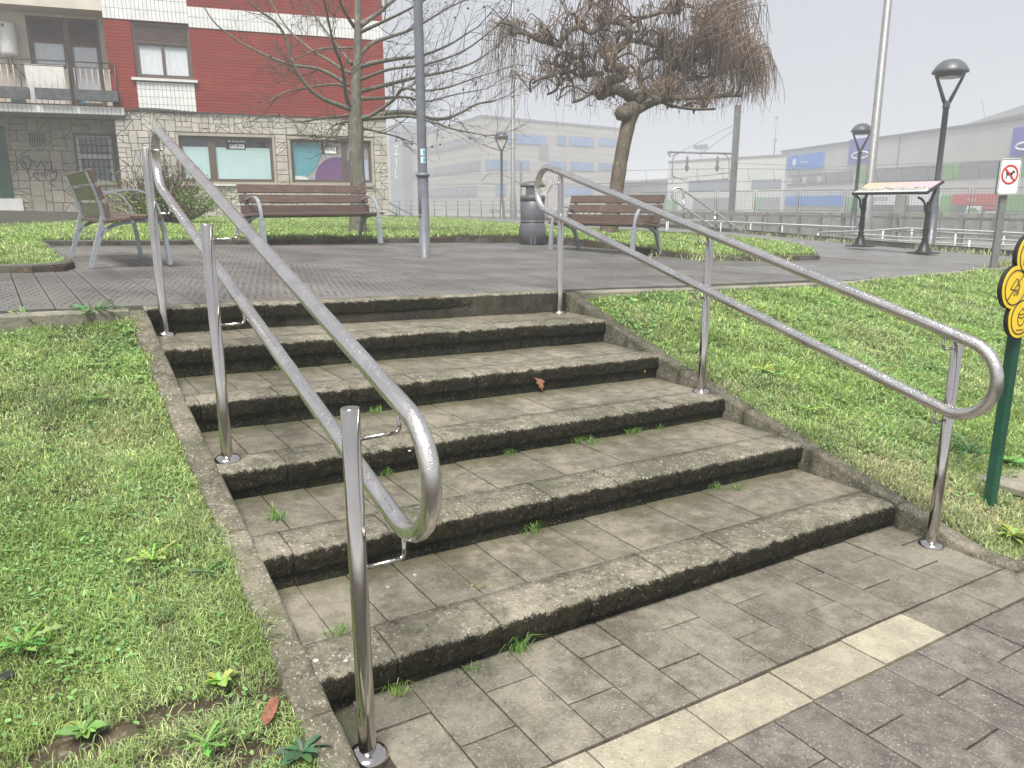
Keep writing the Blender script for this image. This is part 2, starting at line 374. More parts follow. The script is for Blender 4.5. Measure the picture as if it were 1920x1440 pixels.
# ================================================================== SETTING
YS = [0, .601, 1.215, 1.857, 2.475, 3.04]; ZS = [.164, .314, .454, .612, .784, .949]
CROSS = -.0297
def xr(y): return 2.992 + .042*y                                   # right end of the steps
def KZ(y, x=0.): # top line of the side kerbs: follows the step edges, runs out flush with the lower pavement
    z = float(np.interp(y, YS, ZS)) if y >= 0 else .164+.262*y
    return max(z, .055) + CROSS*x
g = MB(); g.add([(-500, -400, -.35), (500, -400, -.35), (500, 600, -.35), (-500, 600, -.35)], [(0, 1, 2, 3)])
g.build('ground', M['ground'], kind='structure')

# ---- lower pavement: bed + individual pavers
pav = MB()
xs = [-6, 0, 3, 6, 30]
for a, b in zip(xs[:-1], xs[1:]):
    pav.add([(a, -9, LOWZ(a)-.012), (b, -9, LOWZ(b)-.012), (b, .06, LOWZ(b)-.012), (a, .06, LOWZ(a)-.012)], [(0, 1, 2, 3)])
pavement = pav.build('lower_pavement', M['joint'], kind='structure')
def tile_mesh(name, w, d, h, ch, mat, seed, rough=.0016):
    r = random.Random(seed); m = MB()
    n = 5; q = []
    outer = []; inn = []
    for (ax, ay, bx, by) in ((0, 0, w, 0), (w, 0, w, d), (w, d, 0, d), (0, d, 0, 0)):
        for k in range(n):
            t = k/n; outer.append([ax+(bx-ax)*t, ay+(by-ay)*t])
    cx, cy = w/2, d/2
    for p in outer:
        j = r.uniform(-rough, rough); dx = (cx-p[0]); dy = (cy-p[1])
        p[0] += math.copysign(1, dx)*abs(j) if abs(dx) > w*.49 else 0; p[1] += math.copysign(1, dy)*abs(j) if abs(dy) > d*.49 else 0
        c2 = ch*r.uniform(.6, 1.7)*(2.2 if r.random() < .06 else 1)
        inn.append((p[0]+(math.copysign(c2, dx) if abs(dx) > w*.45 else 0), p[1]+(math.copysign(c2, dy) if abs(dy) > d*.45 else 0)))
    k = len(outer)
    vs = [(p[0], p[1], 0) for p in inn] + [(p[0], p[1], -ch*.8) for p in outer] + [(p[0], p[1], -h) for p in outer]
    m.add(vs, [tuple(range(k))])
    for i in range(k):
        j = (i+1) % k
        m.add([], []); m.f.append((i, k+i, k+j, j)); m.f.append((k+i, 2*k+i, 2*k+j, k+j)); m.mi += [0, 0]; m.sm += [False, False]
    me = bpy.data.meshes.new(name); me.from_pydata(m.v, [], m.f); me.materials.append(mat); me.update(); return me
PX = .1925
full = [tile_mesh('paver_long', .1886, .3725, .05, .0028, M['paver'], i) for i in range(4)]
half = [tile_mesh('paver_short', .1886, .186, .05, .0028, M['paver'], 20+i) for i in range(4)]
lite = [tile_mesh('paver_cream', .3885, .1805, .05, .0025, M['paver_light'], 40+i) for i in range(3)]
lited = [tile_mesh('paver_wide', .3885, .1805, .05, .0025, M['paver'], 50+i) for i in range(3)]
fulld = [tile_mesh('paver_long_dark', .1883, .375, .05, .004, M['paver_dark'], 60+i) for i in range(4)]
halfd = [tile_mesh('paver_short_dark', .1883, .1855, .05, .004, M['paver_dark'], 80+i) for i in range(4)]
def seen(x, y, z, mx=1.08, my=1.08):
    d = Vector((x, y, z))-CAM; w = d.dot(FW)
    return w > .2 and abs(d.dot(RT)/w*FPX) < 960*mx and abs(d.dot(UP)/w*FPX) < 720*my
def put_paver(me, x, y, name='paver', dz=0):
    if not any(seen(x+a, y+b, 0, 1.3, 1.22) for a in (0, .2, .4) for b in (0, .2, .38)): return
    place(me, name, pavement, (x, y, LOWZ(x)+random.uniform(-.0025, .0025)+dz), (random.uniform(-.004, .004), .0311+random.uniform(-.004, .004), random.uniform(-.003, .003)))
for i in range(-1, 26):
    x = .100 + PX*i
    if x < -.05: continue
    if x < 3.05:                                                    # between steps and the cream band
        if i % 2: put_paver(random.choice(full), x, -.547+.1915); put_paver(random.choice(half), x, -.547)
        else: put_paver(random.choice(half), x, -.547+.378); put_paver(random.choice(full), x, -.547)
for i in range(-1, 26):                                             # below the band: darker running bond
    x = .0225 + PX*i; y = -.741
    if i % 2: y -= .19; put_paver(random.choice(halfd), x, y)
    for r in range(4): y -= .3795; put_paver(random.choice(fulld), x, y)
for i in range(-2, 10):
    x = .203 + .3935*i
    put_paver(random.choice(lite) if x < 2.1 else random.choice(lite), x, -.738) if x < 2.0 else put_paver(random.choice(lited), x, -.738)
for i in range(0, 8):                                               # to the right of the steps the pavement goes on
    x = 3.16+PX*i; put_paver(random.choice(halfd), x, -.738+.19)

# ---- the steps
stairs = thing('stairs', kind='structure')
body = MB()
for k in range(5):
    y0, y1, z = YS[k]+.005, 3.3, ZS[k]-.046
    zb = -.3
    R0, R1 = xr(y0)+.02, xr(y1)+.02
    vs = [(0, y0, zb), (R0, y0, zb), (R1, y1, zb), (0, y1, zb), (0, y0, z), (R0, y0, z+CROSS*R0), (R1, y1, z+CROSS*R1), (0, y1, z)]
    body.add(vs, [(4, 5, 6, 7), (0, 1, 5, 4)])
body.build('step_bed', M['joint'], stairs)
def nosing_mesh(seed, L=.386, chip=False):
    r = random.Random(seed); prof = [(.212, -.1), (.212, 0), (.15, .0005), (.085, 0), (.05, -.001), (.03, -.003), (.014, -.009), (.008, -.014), (.005, -.02), (.002, -.028), (.001, -.036), (.0, -.046), (.0, -.056), (.0, -.066), (.0, -.075), (.001, -.084), (.004, -.092), (.008, -.097), (.03, -.1)]
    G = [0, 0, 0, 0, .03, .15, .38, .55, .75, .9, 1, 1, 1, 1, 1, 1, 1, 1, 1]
    n = 64; vs = []; fs = []; gr = []
    for i in range(n+1):
        x = L*i/n; e = min(i, n-i); sh = .004 if e == 0 else 0
        for j, (y, z) in enumerate(prof):
            a = .0042 if 4 <= j <= 17 else .0006
            ny = vnoise((x+seed*3.7, z*1.3, seed), 26)*a*1.3 + vnoise((x+seed*1.7, z, seed), 85)*a*.9 + r.uniform(-a, a)*.3; nz = vnoise((x-seed*2.1, y*2, 7+seed), 22)*a + r.uniform(-a, a)*.3
            if chip and 5 <= j <= 9 and x < .09: ny += .014*(1-x/.09)
            if sh and j not in (0,): ny += sh*.8 if j > 4 else 0; nz -= sh*.8 if j <= 6 else 0
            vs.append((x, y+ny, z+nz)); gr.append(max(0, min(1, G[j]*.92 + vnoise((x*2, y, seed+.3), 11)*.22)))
    m = len(prof)
    for i in range(n):
        for j in range(m-1): fs.append((i*m+j, i*m+j+1, (i+1)*m+j+1, (i+1)*m+j))
    fs.append(tuple(range(m))); fs.append(tuple(n*m+j for j in reversed(range(m))))
    me = bpy.data.meshes.new('nosing_stone'); me.from_pydata(vs, [], [f[::-1] for f in fs]); me.materials.append(M['nosing'])
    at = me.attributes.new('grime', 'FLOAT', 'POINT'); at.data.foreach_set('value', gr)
    me.polygons.foreach_set('use_smooth', [True]*(len(fs)-2)+[False]*2); me.update(); return me
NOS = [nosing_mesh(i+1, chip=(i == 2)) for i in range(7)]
offs = [.25-.39, .11-.39, .278-.39, .05-.39, .19-.39, .31-.39]
TS = (0, math.atan(-CROSS), 0)
tre = {}
for k in range(6):
    y0 = YS[k]-.025; x = offs[k]; R = xr(YS[k])
    while x < R-.02:
        a = max(x, -.012); b = min(x+.39, R+.012)
        if b-a > .03:
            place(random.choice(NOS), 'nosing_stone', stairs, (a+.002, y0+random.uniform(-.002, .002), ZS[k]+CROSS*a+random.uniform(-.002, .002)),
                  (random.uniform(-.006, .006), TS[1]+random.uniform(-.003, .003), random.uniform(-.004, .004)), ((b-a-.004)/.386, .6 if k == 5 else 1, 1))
        x += .39
    zl = (LOWZ(0)-.03) if k == 0 else ZS[k-1]-.03                   # riser below the overhanging edge, in 1.2 m lengths
    x = -.01; q = 0
    while x < R:
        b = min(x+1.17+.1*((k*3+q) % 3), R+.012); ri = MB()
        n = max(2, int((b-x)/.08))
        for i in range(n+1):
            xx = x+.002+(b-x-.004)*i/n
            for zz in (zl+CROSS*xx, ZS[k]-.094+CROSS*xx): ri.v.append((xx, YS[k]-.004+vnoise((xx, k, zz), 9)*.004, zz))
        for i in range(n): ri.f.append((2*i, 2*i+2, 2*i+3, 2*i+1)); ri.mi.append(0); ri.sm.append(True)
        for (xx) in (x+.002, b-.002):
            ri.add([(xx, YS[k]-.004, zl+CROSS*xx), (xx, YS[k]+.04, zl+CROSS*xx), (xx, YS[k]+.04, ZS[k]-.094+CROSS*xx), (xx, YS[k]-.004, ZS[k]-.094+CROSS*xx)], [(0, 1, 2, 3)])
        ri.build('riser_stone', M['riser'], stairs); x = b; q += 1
    if k < 5:                                                       # tile row behind the nosing
        d = YS[k+1]-YS[k]-.188
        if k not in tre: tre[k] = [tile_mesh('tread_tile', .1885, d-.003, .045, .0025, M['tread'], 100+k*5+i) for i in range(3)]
        x = [.117, .16, .16, .09, .13][k]-.1925
        while x < R:
            a = max(x, -.01); b = min(x+.1925, R+.01)
            if b-a > .02:
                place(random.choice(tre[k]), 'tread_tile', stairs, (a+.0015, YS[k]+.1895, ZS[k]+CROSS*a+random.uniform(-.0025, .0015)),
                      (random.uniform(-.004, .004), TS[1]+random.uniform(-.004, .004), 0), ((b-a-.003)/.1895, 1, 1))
            x += .1925

# ---- sloping side kerbs, stone by stone
def kerb_run(name, side, ya, yb, cuts):
    root = thing(name, kind='structure')
    for y0, y1 in zip(cuts[:-1], cuts[1:]):
        m = MB(); n = max(3, int((y1-y0)/.045)); k = 8
        for i in range(n+1):
            y = y0+.002+(y1-y0-.004)*i/n; e = 0 if 0 < i < n else .004
            xin = 0 if side < 0 else xr(y); s = -1 if side < 0 else 1
            zt = KZ(y, xin)
            w = .104
            for (dx, dz) in ((0, -.5), (0, -.016), (.004, -.005), (.014, 0), (w-.014, 0), (w-.004, -.006), (w, -.02), (w, -.3)):
                q = (xin+s*dx, y, zt+dz); nn = vnoise(q, 24)*.0045+vnoise(q, 60)*.003
                m.v.append((q[0]+nn*.6, q[1], q[2]+(nn-e if dz > -.1 else 0)))
        for i in range(n):
            for j in range(k-1):
                f = (i*k+j, (i+1)*k+j, (i+1)*k+j+1, i*k+j+1); m.f.append(f if side < 0 else f[::-1]); m.mi.append(0); m.sm.append(True)
        m.f += [tuple(range(k)), tuple(n*k+j for j in range(k))]; m.mi += [0, 0]; m.sm += [False, False]
        m.build('kerb_stone', M['kerb'], root)
    return root
kerb_run('left_stair_kerb', -1, 0, 0, [-1.95, -1.0, -.13, .78, 1.7, 2.42, 3.02])
kerb_run('right_stair_kerb', 1, 0, 0, [-.62, -.02, .52, 1.03, 1.62, 2.2, 2.76, 3.02])

# ---- plaza: bed, planks, path sheets, edge kerbs
LAWN = [(-6, 5.2), (-.75, 5.4), (-.53, 5.36), (-.30, 5.48), (-.2, 5.78), (-.26, 6.6), (-.3, 7.95), (-.34, 8.75), (2.22, 9.1), (4.9, 9.55), (5.9, 9.95), (7.2, 9.72), (7.5, 8.8), (7.65, 7.7), (7.36, 6.75), (7.38, 5.75), (8.04, 5.42), (9.68, 5.42), (10.45, 6.05), (12.1, 7.9), (12.7, 9.8), (12.87, 11.2), (12.9, 13.1), (12.2, 15.2), (12.1, 17.5), (12.4, 21.3), (12.7, 24), (11, 31), (-6, 31)]
PEDGE = [(-6, 2.80), (-.735, 2.985), (-.1, 3.05), (3.1, 3.0), (4.46, 2.93), (6.8, 2.96), (8.9, 3.33), (10.8, 3.62), (11.9, 3.78), (13.5, 3.7), (17, 3.4)]
PBACK = [(15.6, 5), (16.15, 6.4), (16.1, 7.6), (16.35, 9.0), (17.4, 11.3), (18.7, 14.9), (19.4, 19.5), (18, 25), (13.5, 29), (11, 33), (-6, 33)]
def in_poly(x, y, P):
    c = False; j = len(P)-1
    for i in range(len(P)):
        if (P[i][1] > y) != (P[j][1] > y) and x < (P[j][0]-P[i][0])*(y-P[i][1])/(P[j][1]-P[i][1])+P[i][0]: c = not c
        j = i
    return c
def sheet(name, poly, zf, mat, skirt=0, cuts=0, kind='structure'):
    bm = bmesh.new(); vs = [bm.verts.new((x, y, 0)) for x, y in poly]; bm.faces.new(vs)
    bmesh.ops.triangulate(bm, faces=bm.faces[:])
    if cuts:
        for _ in range(cuts): bmesh.ops.subdivide_edges(bm, edges=[e for e in bm.edges if e.calc_length() > .9], cuts=1); bmesh.ops.triangulate(bm, faces=bm.faces[:])
    for v in bm.verts: v.co.z = zf(v.co.x, v.co.y)
    if skirt:
        r = bmesh.ops.extrude_edge_only(bm, edges=[e for e in bm.edges if e.is_boundary])
        for v in [q for q in r['geom'] if isinstance(q, bmesh.types.BMVert)]: v.co.z = v.co.z-skirt
    bmesh.ops.recalc_face_normals(bm, faces=bm.faces[:])
    me = bpy.data.meshes.new(name); bm.to_mesh(me); bm.free(); me.materials.append(mat)
    o = bpy.data.objects.new(name, me); COL.objects.link(o); o['kind'] = kind; WL[o.name] = Vector(); return o
plaza = sheet('plaza', PEDGE+PBACK, lambda x, y: PLZ(x, y)-.014, M['joint'], .8)
def plank_mesh(L, first):
    m = MB(); w = .1485; ys = [0, .003] + ([.1, .112] if first else [.02, .024]) + [L-.024, L-.02, L-.003, L]; st = [0, 0, 0, 1, 1, 0, 0, 0]
    xs_ = [0, .003, .012, .016, w-.016, w-.012, w-.003, w]; sx_ = [0, 0, 0, 1, 1, 0, 0, 0]; sv = []
    for j, y in enumerate(ys):
        for i, x in enumerate(xs_):
            z = -.004 if j in (0, 7) or i in (0, 7) else 0
            m.v.append((x, y, z)); sv.append(st[j]*sx_[i])
    for j in range(7):
        for i in range(7): m.f.append((j*8+i, j*8+i+1, (j+1)*8+i+1, (j+1)*8+i))
    ring = list(range(8)) + [j*8+7 for j in range(1, 8)] + [56+i for i in range(6, -1, -1)] + [j*8 for j in range(6, 0, -1)]
    b = len(m.v)
    for i in ring: v = m.v[i]; m.v.append((v[0], v[1], -.05)); sv.append(0)
    for i in range(len(ring)): j = (i+1) % len(ring); m.f.append((ring[i], b+i, b+j, ring[j]))
    me = bpy.data.meshes.new('plank'); me.from_pydata(m.v, [], m.f); me.materials.append(M['plank'])
    a = me.attributes.new('studs', 'FLOAT', 'POINT'); a.data.foreach_set('value', sv); me.update(); return me
PCH = .1555; courses = [(3.145, 4.66), (4.665, 6.2), (6.205, 7.75), (7.755, 9.5)]
PM = [[plank_mesh(b-a-.005, i == 0)] for i, (a, b) in enumerate(courses)]
cand = []
for ci, (ya, yb) in enumerate(courses):
    for i in range(-30, 72):
        x = -.617+PCH*i
        sh = -.028*(ya-3.14); xx = x+sh; ym = (ya+yb)/2
        if ci == 0 and xx > 6.6: continue
        pts = [(xx+a, ya+(yb-ya)*t) for a in (0, .15) for t in (.02, .25, .5, .75, .98)]
        if all(in_poly(px, py, LAWN) for px, py in pts): continue
        if not any(seen(px, py, PLZ(px, py), 1.25, 1.2) for px, py in pts): continue
        cand.append(((Vector((xx, ym, 1))-CAM).length + (0 if any(seen(px, py, PLZ(px, py), 1.02, 1.02) for px, py in pts) else 50), ci, xx, ya))
cand.sort()
for n, (d, ci, xx, ya) in enumerate(cand[:300]):
    place(PM[ci][0], 'plank', plaza, (xx, ya, PLZ(xx, ya)+random.uniform(-.002, .002)), (.02, .03, .028))
if cand[300:]:
    mm = MB()
    for (d, ci, xx, ya) in cand[300:]:
        L = courses[ci][1]-courses[ci][0]-.005; c = lambda a, t: (xx+a-.028*L*t, ya+L*t, PLZ(xx+a, ya+L*t))
        mm.add([c(0, 0), c(.1485, 0), c(.1485, 1), c(0, 1)], [(0, 1, 2, 3)])
    mm.build('far_planks', M['plank'], plaza, kind='stuff')
PATH = [(6.7, 2.99), (8.9, 3.37), (10.8, 3.66), (11.9, 3.8), (13.5, 3.72), (17, 3.45), (15.6, 5), (16.15, 6.4), (16.1, 7.6), (16.35, 9.0), (17.4, 11.3), (18.7, 14.9), (19.4, 19.5), (18, 25), (13.5, 29), (11, 33), (9, 31), (12, 24), (11.6, 17.5), (11.8, 15), (12.4, 13), (12.2, 10), (11.6, 8), (9.7, 5.5), (6.7, 4.63)]
path = sheet('path', PATH, lambda x, y: PLZ(x, y)-.003, M['path'], 0, 2)
def kerb_line(name, pts, w, top, mat, piece=.98, drop=.3, jit=.003, zf=PLZ, bow=True):
    root = thing(name, kind='structure')
    P = [Vector((p[0], p[1], 0)) for p in pts]; acc = [0]
    for a, b in zip(P[:-1], P[1:]): acc.append(acc[-1]+(b-a).length)
    def at(s):
        s = max(0, min(acc[-1], s)); i = max(0, min(len(P)-2, int(np.searchsorted(acc, s))-1)); return P[i].lerp(P[i+1], (s-acc[i])/max(1e-6, acc[i+1]-acc[i]))
    def nrm(s): t = (at(s+.06)-at(s-.06)).normalized(); return Vector((-t.y, t.x, 0))
    n = max(1, round(acc[-1]/piece))
    for q in range(n):
        s0, s1 = acc[-1]*q/n+.003, acc[-1]*(q+1)/n-.003
        if not any(seen(*(at(s)+Vector((0, 0, zf(at(s).x, at(s).y)+top))), 1.1, 1.1) for s in (s0, (s0+s1)/2, s1)): continue
        m = MB(); k = 6; seg = 6; dz = random.uniform(-jit, jit)
        for i in range(seg+1):
            s = s0+(s1-s0)*i/seg; p = at(s); nn = nrm(s); z = zf(p.x, p.y)
            for (d, h) in ((0, -drop), (0, top-.012), (.01, top), (w-.01, top), (w, top-.012), (w, -drop)):
                v = p+nn*d; v = Vector((v.x, v.y, z+h+dz)); e = vnoise(v, 14)*.004; m.v.append((v.x+e, v.y+e, v.z+(e if h > 0 else 0)))
        for i in range(seg):
            for j in range(k-1): m.f.append((i*k+j, (i+1)*k+j, (i+1)*k+j+1, i*k+j+1)); m.mi.append(0); m.sm.append(False)
        m.f += [tuple(range(k)), tuple(seg*k+j for j in range(k))]; m.mi += [0, 0]; m.sm += [False, False]
        m.build('kerb_stone', mat, root)
    return root
kerb_line('lawn_kerb', LAWN[:23], .09, .068, M['kerb_dark'])
M['kerb_pale'] = concrete('pale_plaza_edge', (.17, .16, .13), (.30, .28, .22), .45, .35, .75, .6, .2, 150)
kerb_line('plaza_edge_left', [(-6, 2.70), (-.735, 2.895), (-.1, 2.955)], .1, .004, M['kerb_pale'], 1.0)
kerb_line('plaza_edge_right', [(3.2, 2.9), (4.46, 2.84), (6.8, 2.87), (8.9, 3.24), (10.8, 3.53), (11.9, 3.68)], .1, .004, M['kerb_pale'], 1.0)
kerb_line('path_edge', [(15.45, 4.6)]+PBACK[:8], -.14, .11, M['kerb_dark'], 1.3, .5)
# ---- lawns (soil sheets; the grass itself comes later)
ELM = sight(1142, 437, 15.0)
def LAWNZ(x, y):
    m = max(0, ELM.z-PLZ(ELM.x, ELM.y)-.08)*math.exp(-((x-ELM.x)**2+(y-ELM.y)**2)/(2*2.4**2))
    return min(PLZ(x, y)+.058, 1.15) + m + .012*vnoise((x, y, 0), .9)
LIN = [(p[0], p[1]) for p in LAWN]
lawn = sheet('lawn', LIN, lambda x, y: LAWNZ(x, y)-.012, M['earth'], .3, 6)
def BLZ(x, y): return KZ(y, 0) - .03 - .0*x + .012*vnoise((x, y, 3), 1.7) - .02*max(0, min(1, (-.5-x)/1.5)) - CROSS*x*.0
def yedge(x): return float(np.interp(x, [p[0] for p in PEDGE], [p[1] for p in PEDGE]))-.09
def BRZ(x, y):
    e = yedge(x); t = max(0, min(1, (y+.42)/(e+.42))); a = LOWZ(3)+.03 if x > 3 else .0
    near = max(0, 1-(x-3.1)/1.2); z0 = a + (PLZ(x, e)-.045-a)*(t*.9+.1*t*t)
    return (z0*(1-near)+(KZ(y, xr(y))-.025)*near) + .02*vnoise((x, y, 9), 1.1)
def grid_sheet(name, xa, xb, ya, yb, nx, ny, zf, mat):
    m = MB()
    for j in range(ny+1):
        for i in range(nx+1):
            u, v = i/nx, j/ny; x = xa(v)+(xb(v)-xa(v))*u; y0, y1 = ya(x), yb(x); y = y0+(y1-y0)*v; m.v.append((x, y, zf(x, y)))
    for j in range(ny):
        for i in range(nx): m.f.append((j*(nx+1)+i, j*(nx+1)+i+1, (j+1)*(nx+1)+i+1, (j+1)*(nx+1)+i)); m.mi.append(0); m.sm.append(True)
    return m.build(name, mat, kind='structure')
bank_left = grid_sheet('bank_left', lambda v: -4.5, lambda v: -.1, lambda x: -3.4, lambda x: yedge(x), 50, 60, lambda x, y: BLZ(x, y)-.012, M['earth'])
bank_right = grid_sheet('bank_right', lambda v: xr(-.55+v*3.5)+.09, lambda v: 16, lambda x: -.56, lambda x: yedge(x), 90, 40, lambda x, y: BRZ(x, y)-.012, M['earth'])
# ================================================================== APARTMENT BUILDING (left)
FA = Vector((9.737, 21.687, 0)); FU = Vector((-.978, .209, 0)).normalized(); 
FN = Vector((-.209, -.978, 0)).normalized(); FZ = Vector((0, 0, 1))
def fp(u, z, off=0.): return FA + FU*u + FN*off + FZ*z              # a point of the facade: metres to the left, height, metres in front
M['stone'] = concrete('beige_cladding_stone', (.40, .372, .325), (.56, .525, .465), .15, .0, .75, .25, .38, 60, sp_col=(.5, .46, .4))
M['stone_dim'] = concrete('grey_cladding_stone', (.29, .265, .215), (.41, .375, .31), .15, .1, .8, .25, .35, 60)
M['mortar'] = plain('dark_cladding_joint', (.135, .122, .10), .9, 0, .2, 5)
def m_brick():
    m, nt, b = new_mat('painted_red_brick'); tc = nt.nodes.new('ShaderNodeTexCoord')
    pos = n_pos(nt)
    d = nt.nodes.new('ShaderNodeVectorMath'); d.operation = 'DOT_PRODUCT'; nt.links.new(pos, d.inputs[0]); d.inputs[1].default_value = FU
    sz = nt.nodes.new('ShaderNodeSeparateXYZ'); nt.links.new(pos, sz.inputs[0])
    cx = nt.nodes.new('ShaderNodeCombineXYZ'); nt.links.new(d.outputs['Value'], cx.inputs[0])
    wob = n_math(nt, 'ADD', sz.outputs[2], n_math(nt, 'MULTIPLY', n_math(nt, 'SUBTRACT', n_noise(nt, pos, 1.7, 4), .5), .035)); nt.links.new(wob, cx.inputs[1])
    br = nt.nodes.new('ShaderNodeTexBrick'); nt.links.new(cx.outputs[0], br.inputs['Vector']); br.inputs['Scale'].default_value = 1
    br.squash_frequency = 1; br.inputs['Brick Width'].default_value = 3.4; br.inputs['Row Height'].default_value = .088; br.inputs['Mortar Size'].default_value = .011; br.inputs['Mortar Smooth'].default_value = .4
    br.inputs['Color1'].default_value = (.25, .034, .024, 1); br.inputs['Color2'].default_value = (.205, .028, .02, 1); br.inputs['Mortar'].default_value = (.135, .02, .015, 1)
    c = n_mix(nt, n_map(nt, n_noise(nt, pos, 1.1, 5, .6), .5, .75, 0, .3), br.outputs['Color'], (.30, .07, .055))
    c = n_mix(nt, n_map(nt, n_noise(nt, n_scale(nt, pos, (3, 3, .5)), 1.2, 5, .6), .55, .8, 0, .3), c, (.12, .018, .014))
    nt.links.new(c, b.inputs['Base Color']); b.inputs['Roughness'].default_value = .75; b.inputs['Specular IOR Level'].default_value = .12
    h = n_math(nt, 'ADD', n_math(nt, 'MULTIPLY', br.outputs['Fac'], -1), n_math(nt, 'MULTIPLY', n_noise(nt, pos, 14, 5), .9)); nt.links.new(n_bump(nt, h, .6, .02), b.inputs['Normal']); return m
M['brick'] = m_brick()
M['tile_white'] = plain('glazed_white_tile', (.70, .70, .69), .3, 0, .06, 3, rand=.0, dirt=.12)
M['grout'] = plain('dark_tile_grout', (.16, .155, .15), .8)
M['plaster'] = plain('cream_plaster', (.55, .52, .44), .85, 0, .1, 1.6, bump=.1, bscale=40, dirt=.1)
M['brownframe'] = plain('brown_aluminium_frame', (.115, .085, .068), .4, .2, .08, 5)
M['shutter'] = plain('brown_roller_shutter', (.085, .058, .05), .5, 0, .1, 4)
M['whiteframe'] = plain('white_window_frame', (.62, .62, .60), .5, 0, .06, 5)
M['curtain'] = plain('white_net_curtain', (.80, .81, .84), .9, 0, .12, 16, streak=(8, 8, .3))
M['darkroom'] = plain('dark_room_behind_glass', (.018, .02, .022), .8)
def m_glass(name, tint=(.97, .98, .98), a=.25):
    m, nt, b = new_mat(name)
    t = nt.nodes.new('ShaderNodeBsdfTransparent'); t.inputs[0].default_value = (*tint, 1)
    gl = nt.nodes.new('ShaderNodeBsdfGlossy'); gl.inputs['Roughness'].default_value = .03; gl.inputs['Color'].default_value = (.9, .93, 1, 1)
    ms = nt.nodes.new('ShaderNodeMixShader'); lw = nt.nodes.new('ShaderNodeLayerWeight'); lw.inputs[0].default_value = .5
    f = n_math(nt, 'ADD', n_math(nt, 'MULTIPLY', n_math(nt, 'POWER', lw.outputs['Facing'], 5.), .8), .045)
    nt.links.new(f, ms.inputs[0]); nt.links.new(t.outputs[0], ms.inputs[1]); nt.links.new(gl.outputs[0], ms.inputs[2])
    nt.links.new(ms.outputs[0], nt.nodes['Material Output'].inputs['Surface']); return m
M['glass'] = m_glass('window_glass')
M['film'] = plain('pale_aqua_window_film', (.47, .635, .645), .4, 0, .04, 2)
M['teal'] = plain('teal_window_print', (.095, .31, .375), .4, 0, .05, 3)
M['purple'] = plain('purple_window_print', (.13, .045, .165), .4, 0, .06, 3)
M['lilac'] = plain('pale_lilac_window_print', (.42, .45, .58), .4, 0, .05, 3)
M['greyprint'] = plain('grey_window_print', (.36, .34, .33), .5, 0, .08, 3)
M['greendoor'] = plain('dark_green_door_paint', (.012, .055, .035), .4)
M['graffiti'] = plain('violet_spray_paint', (.085, .06, .13), .7, 0, .3, 12)
bld = thing('apartment_building', 'red brick apartment block with white tile bands and stone clad ground floor', 'building', fp(0, 1.1))
GZ = 1.0
A3 = (FU, FN, FZ)
core = MB()
def fbox(mb, u0, u1, z0, z1, o0, o1, mi=0): mb.box(fp((u0+u1)/2, (z0+z1)/2, (o0+o1)/2), (u1-u0, o1-o0, z1-z0), A3, mi)
wins = {'A': (3.50, 6.12, 2.20, 3.50), 'B': (.51, 2.98, 2.20, 3.48)}     # shop windows
# backing wall of the ground floor (with real openings), brick storey, recessed bay
def wall_with_holes(mb, u0, u1, z0, z1, o0, o1, holes, mi=0):
    us = sorted({u0, u1, *[h[0] for h in holes], *[h[1] for h in holes]})
    for a, b in zip(us[:-1], us[1:]):
        cut = sorted([(h[2], h[3]) for h in holes if h[0] < (a+b)/2 < h[1]]); z = z0
        for c, d in cut:
            if c > z: fbox(mb, a, b, z, c, o0, o1, mi)
            z = d
        if z1 > z: fbox(mb, a, b, z, z1, o0, o1, mi)
m = MB(); wall_with_holes(m, 0, 7.74, GZ-.3, 4.12, -.35, 0, list(wins.values())); m.build('ground_floor_wall', M['mortar'], bld)
m = MB(); W2 = (5.55, 7.06, 5.03, 6.52)
wall_with_holes(m, 0, 7.74, 4.12, 10.6, -.35, .03, [W2]); m.build('brick_wall', M['brick'], bld)
m = MB(); fbox(m, 0, 14, GZ-.3, 10.6, -8, -3.2); fbox(m, 0, .3, GZ-.3, 10.6, -3.2, -.35); fbox(m, 7.44, 7.74, GZ-.3, 10.6, -.95, -.35); m.build('rear_wall', M['plaster'], bld)
m = MB(); fbox(m, .3, 7.44, 4.05, 4.15, -3.2, -.35); m.build('floor_slab', M['plaster'], bld); m = MB(); fbox(m, .3, 7.44, 10.3, 10.6, -3.2, -.35); m.build('roof_slab', M['plaster'], bld)
m = MB(); wall_with_holes(m, 7.74, 14, 4.22, 10.6, -1.2, -.9, [(7.97, 9.78, 5.30, 6.66), (7.97, 8.86, 4.28, 5.30)]); m.build('balcony_wall', M['plaster'], bld)
BW = (7.98, 8.94, 2.16, 3.50)
m = MB(); wall_with_holes(m, 7.74, 14, GZ-.3, 3.98, -1.2, -.92, [BW]); m.build('recessed_wall', M['mortar'], bld)
m = MB(); fbox(m, 7.74, 14, 6.72, 7.1, -1.2, .03); m.build('upper_balcony_slab', M['plaster'], bld)
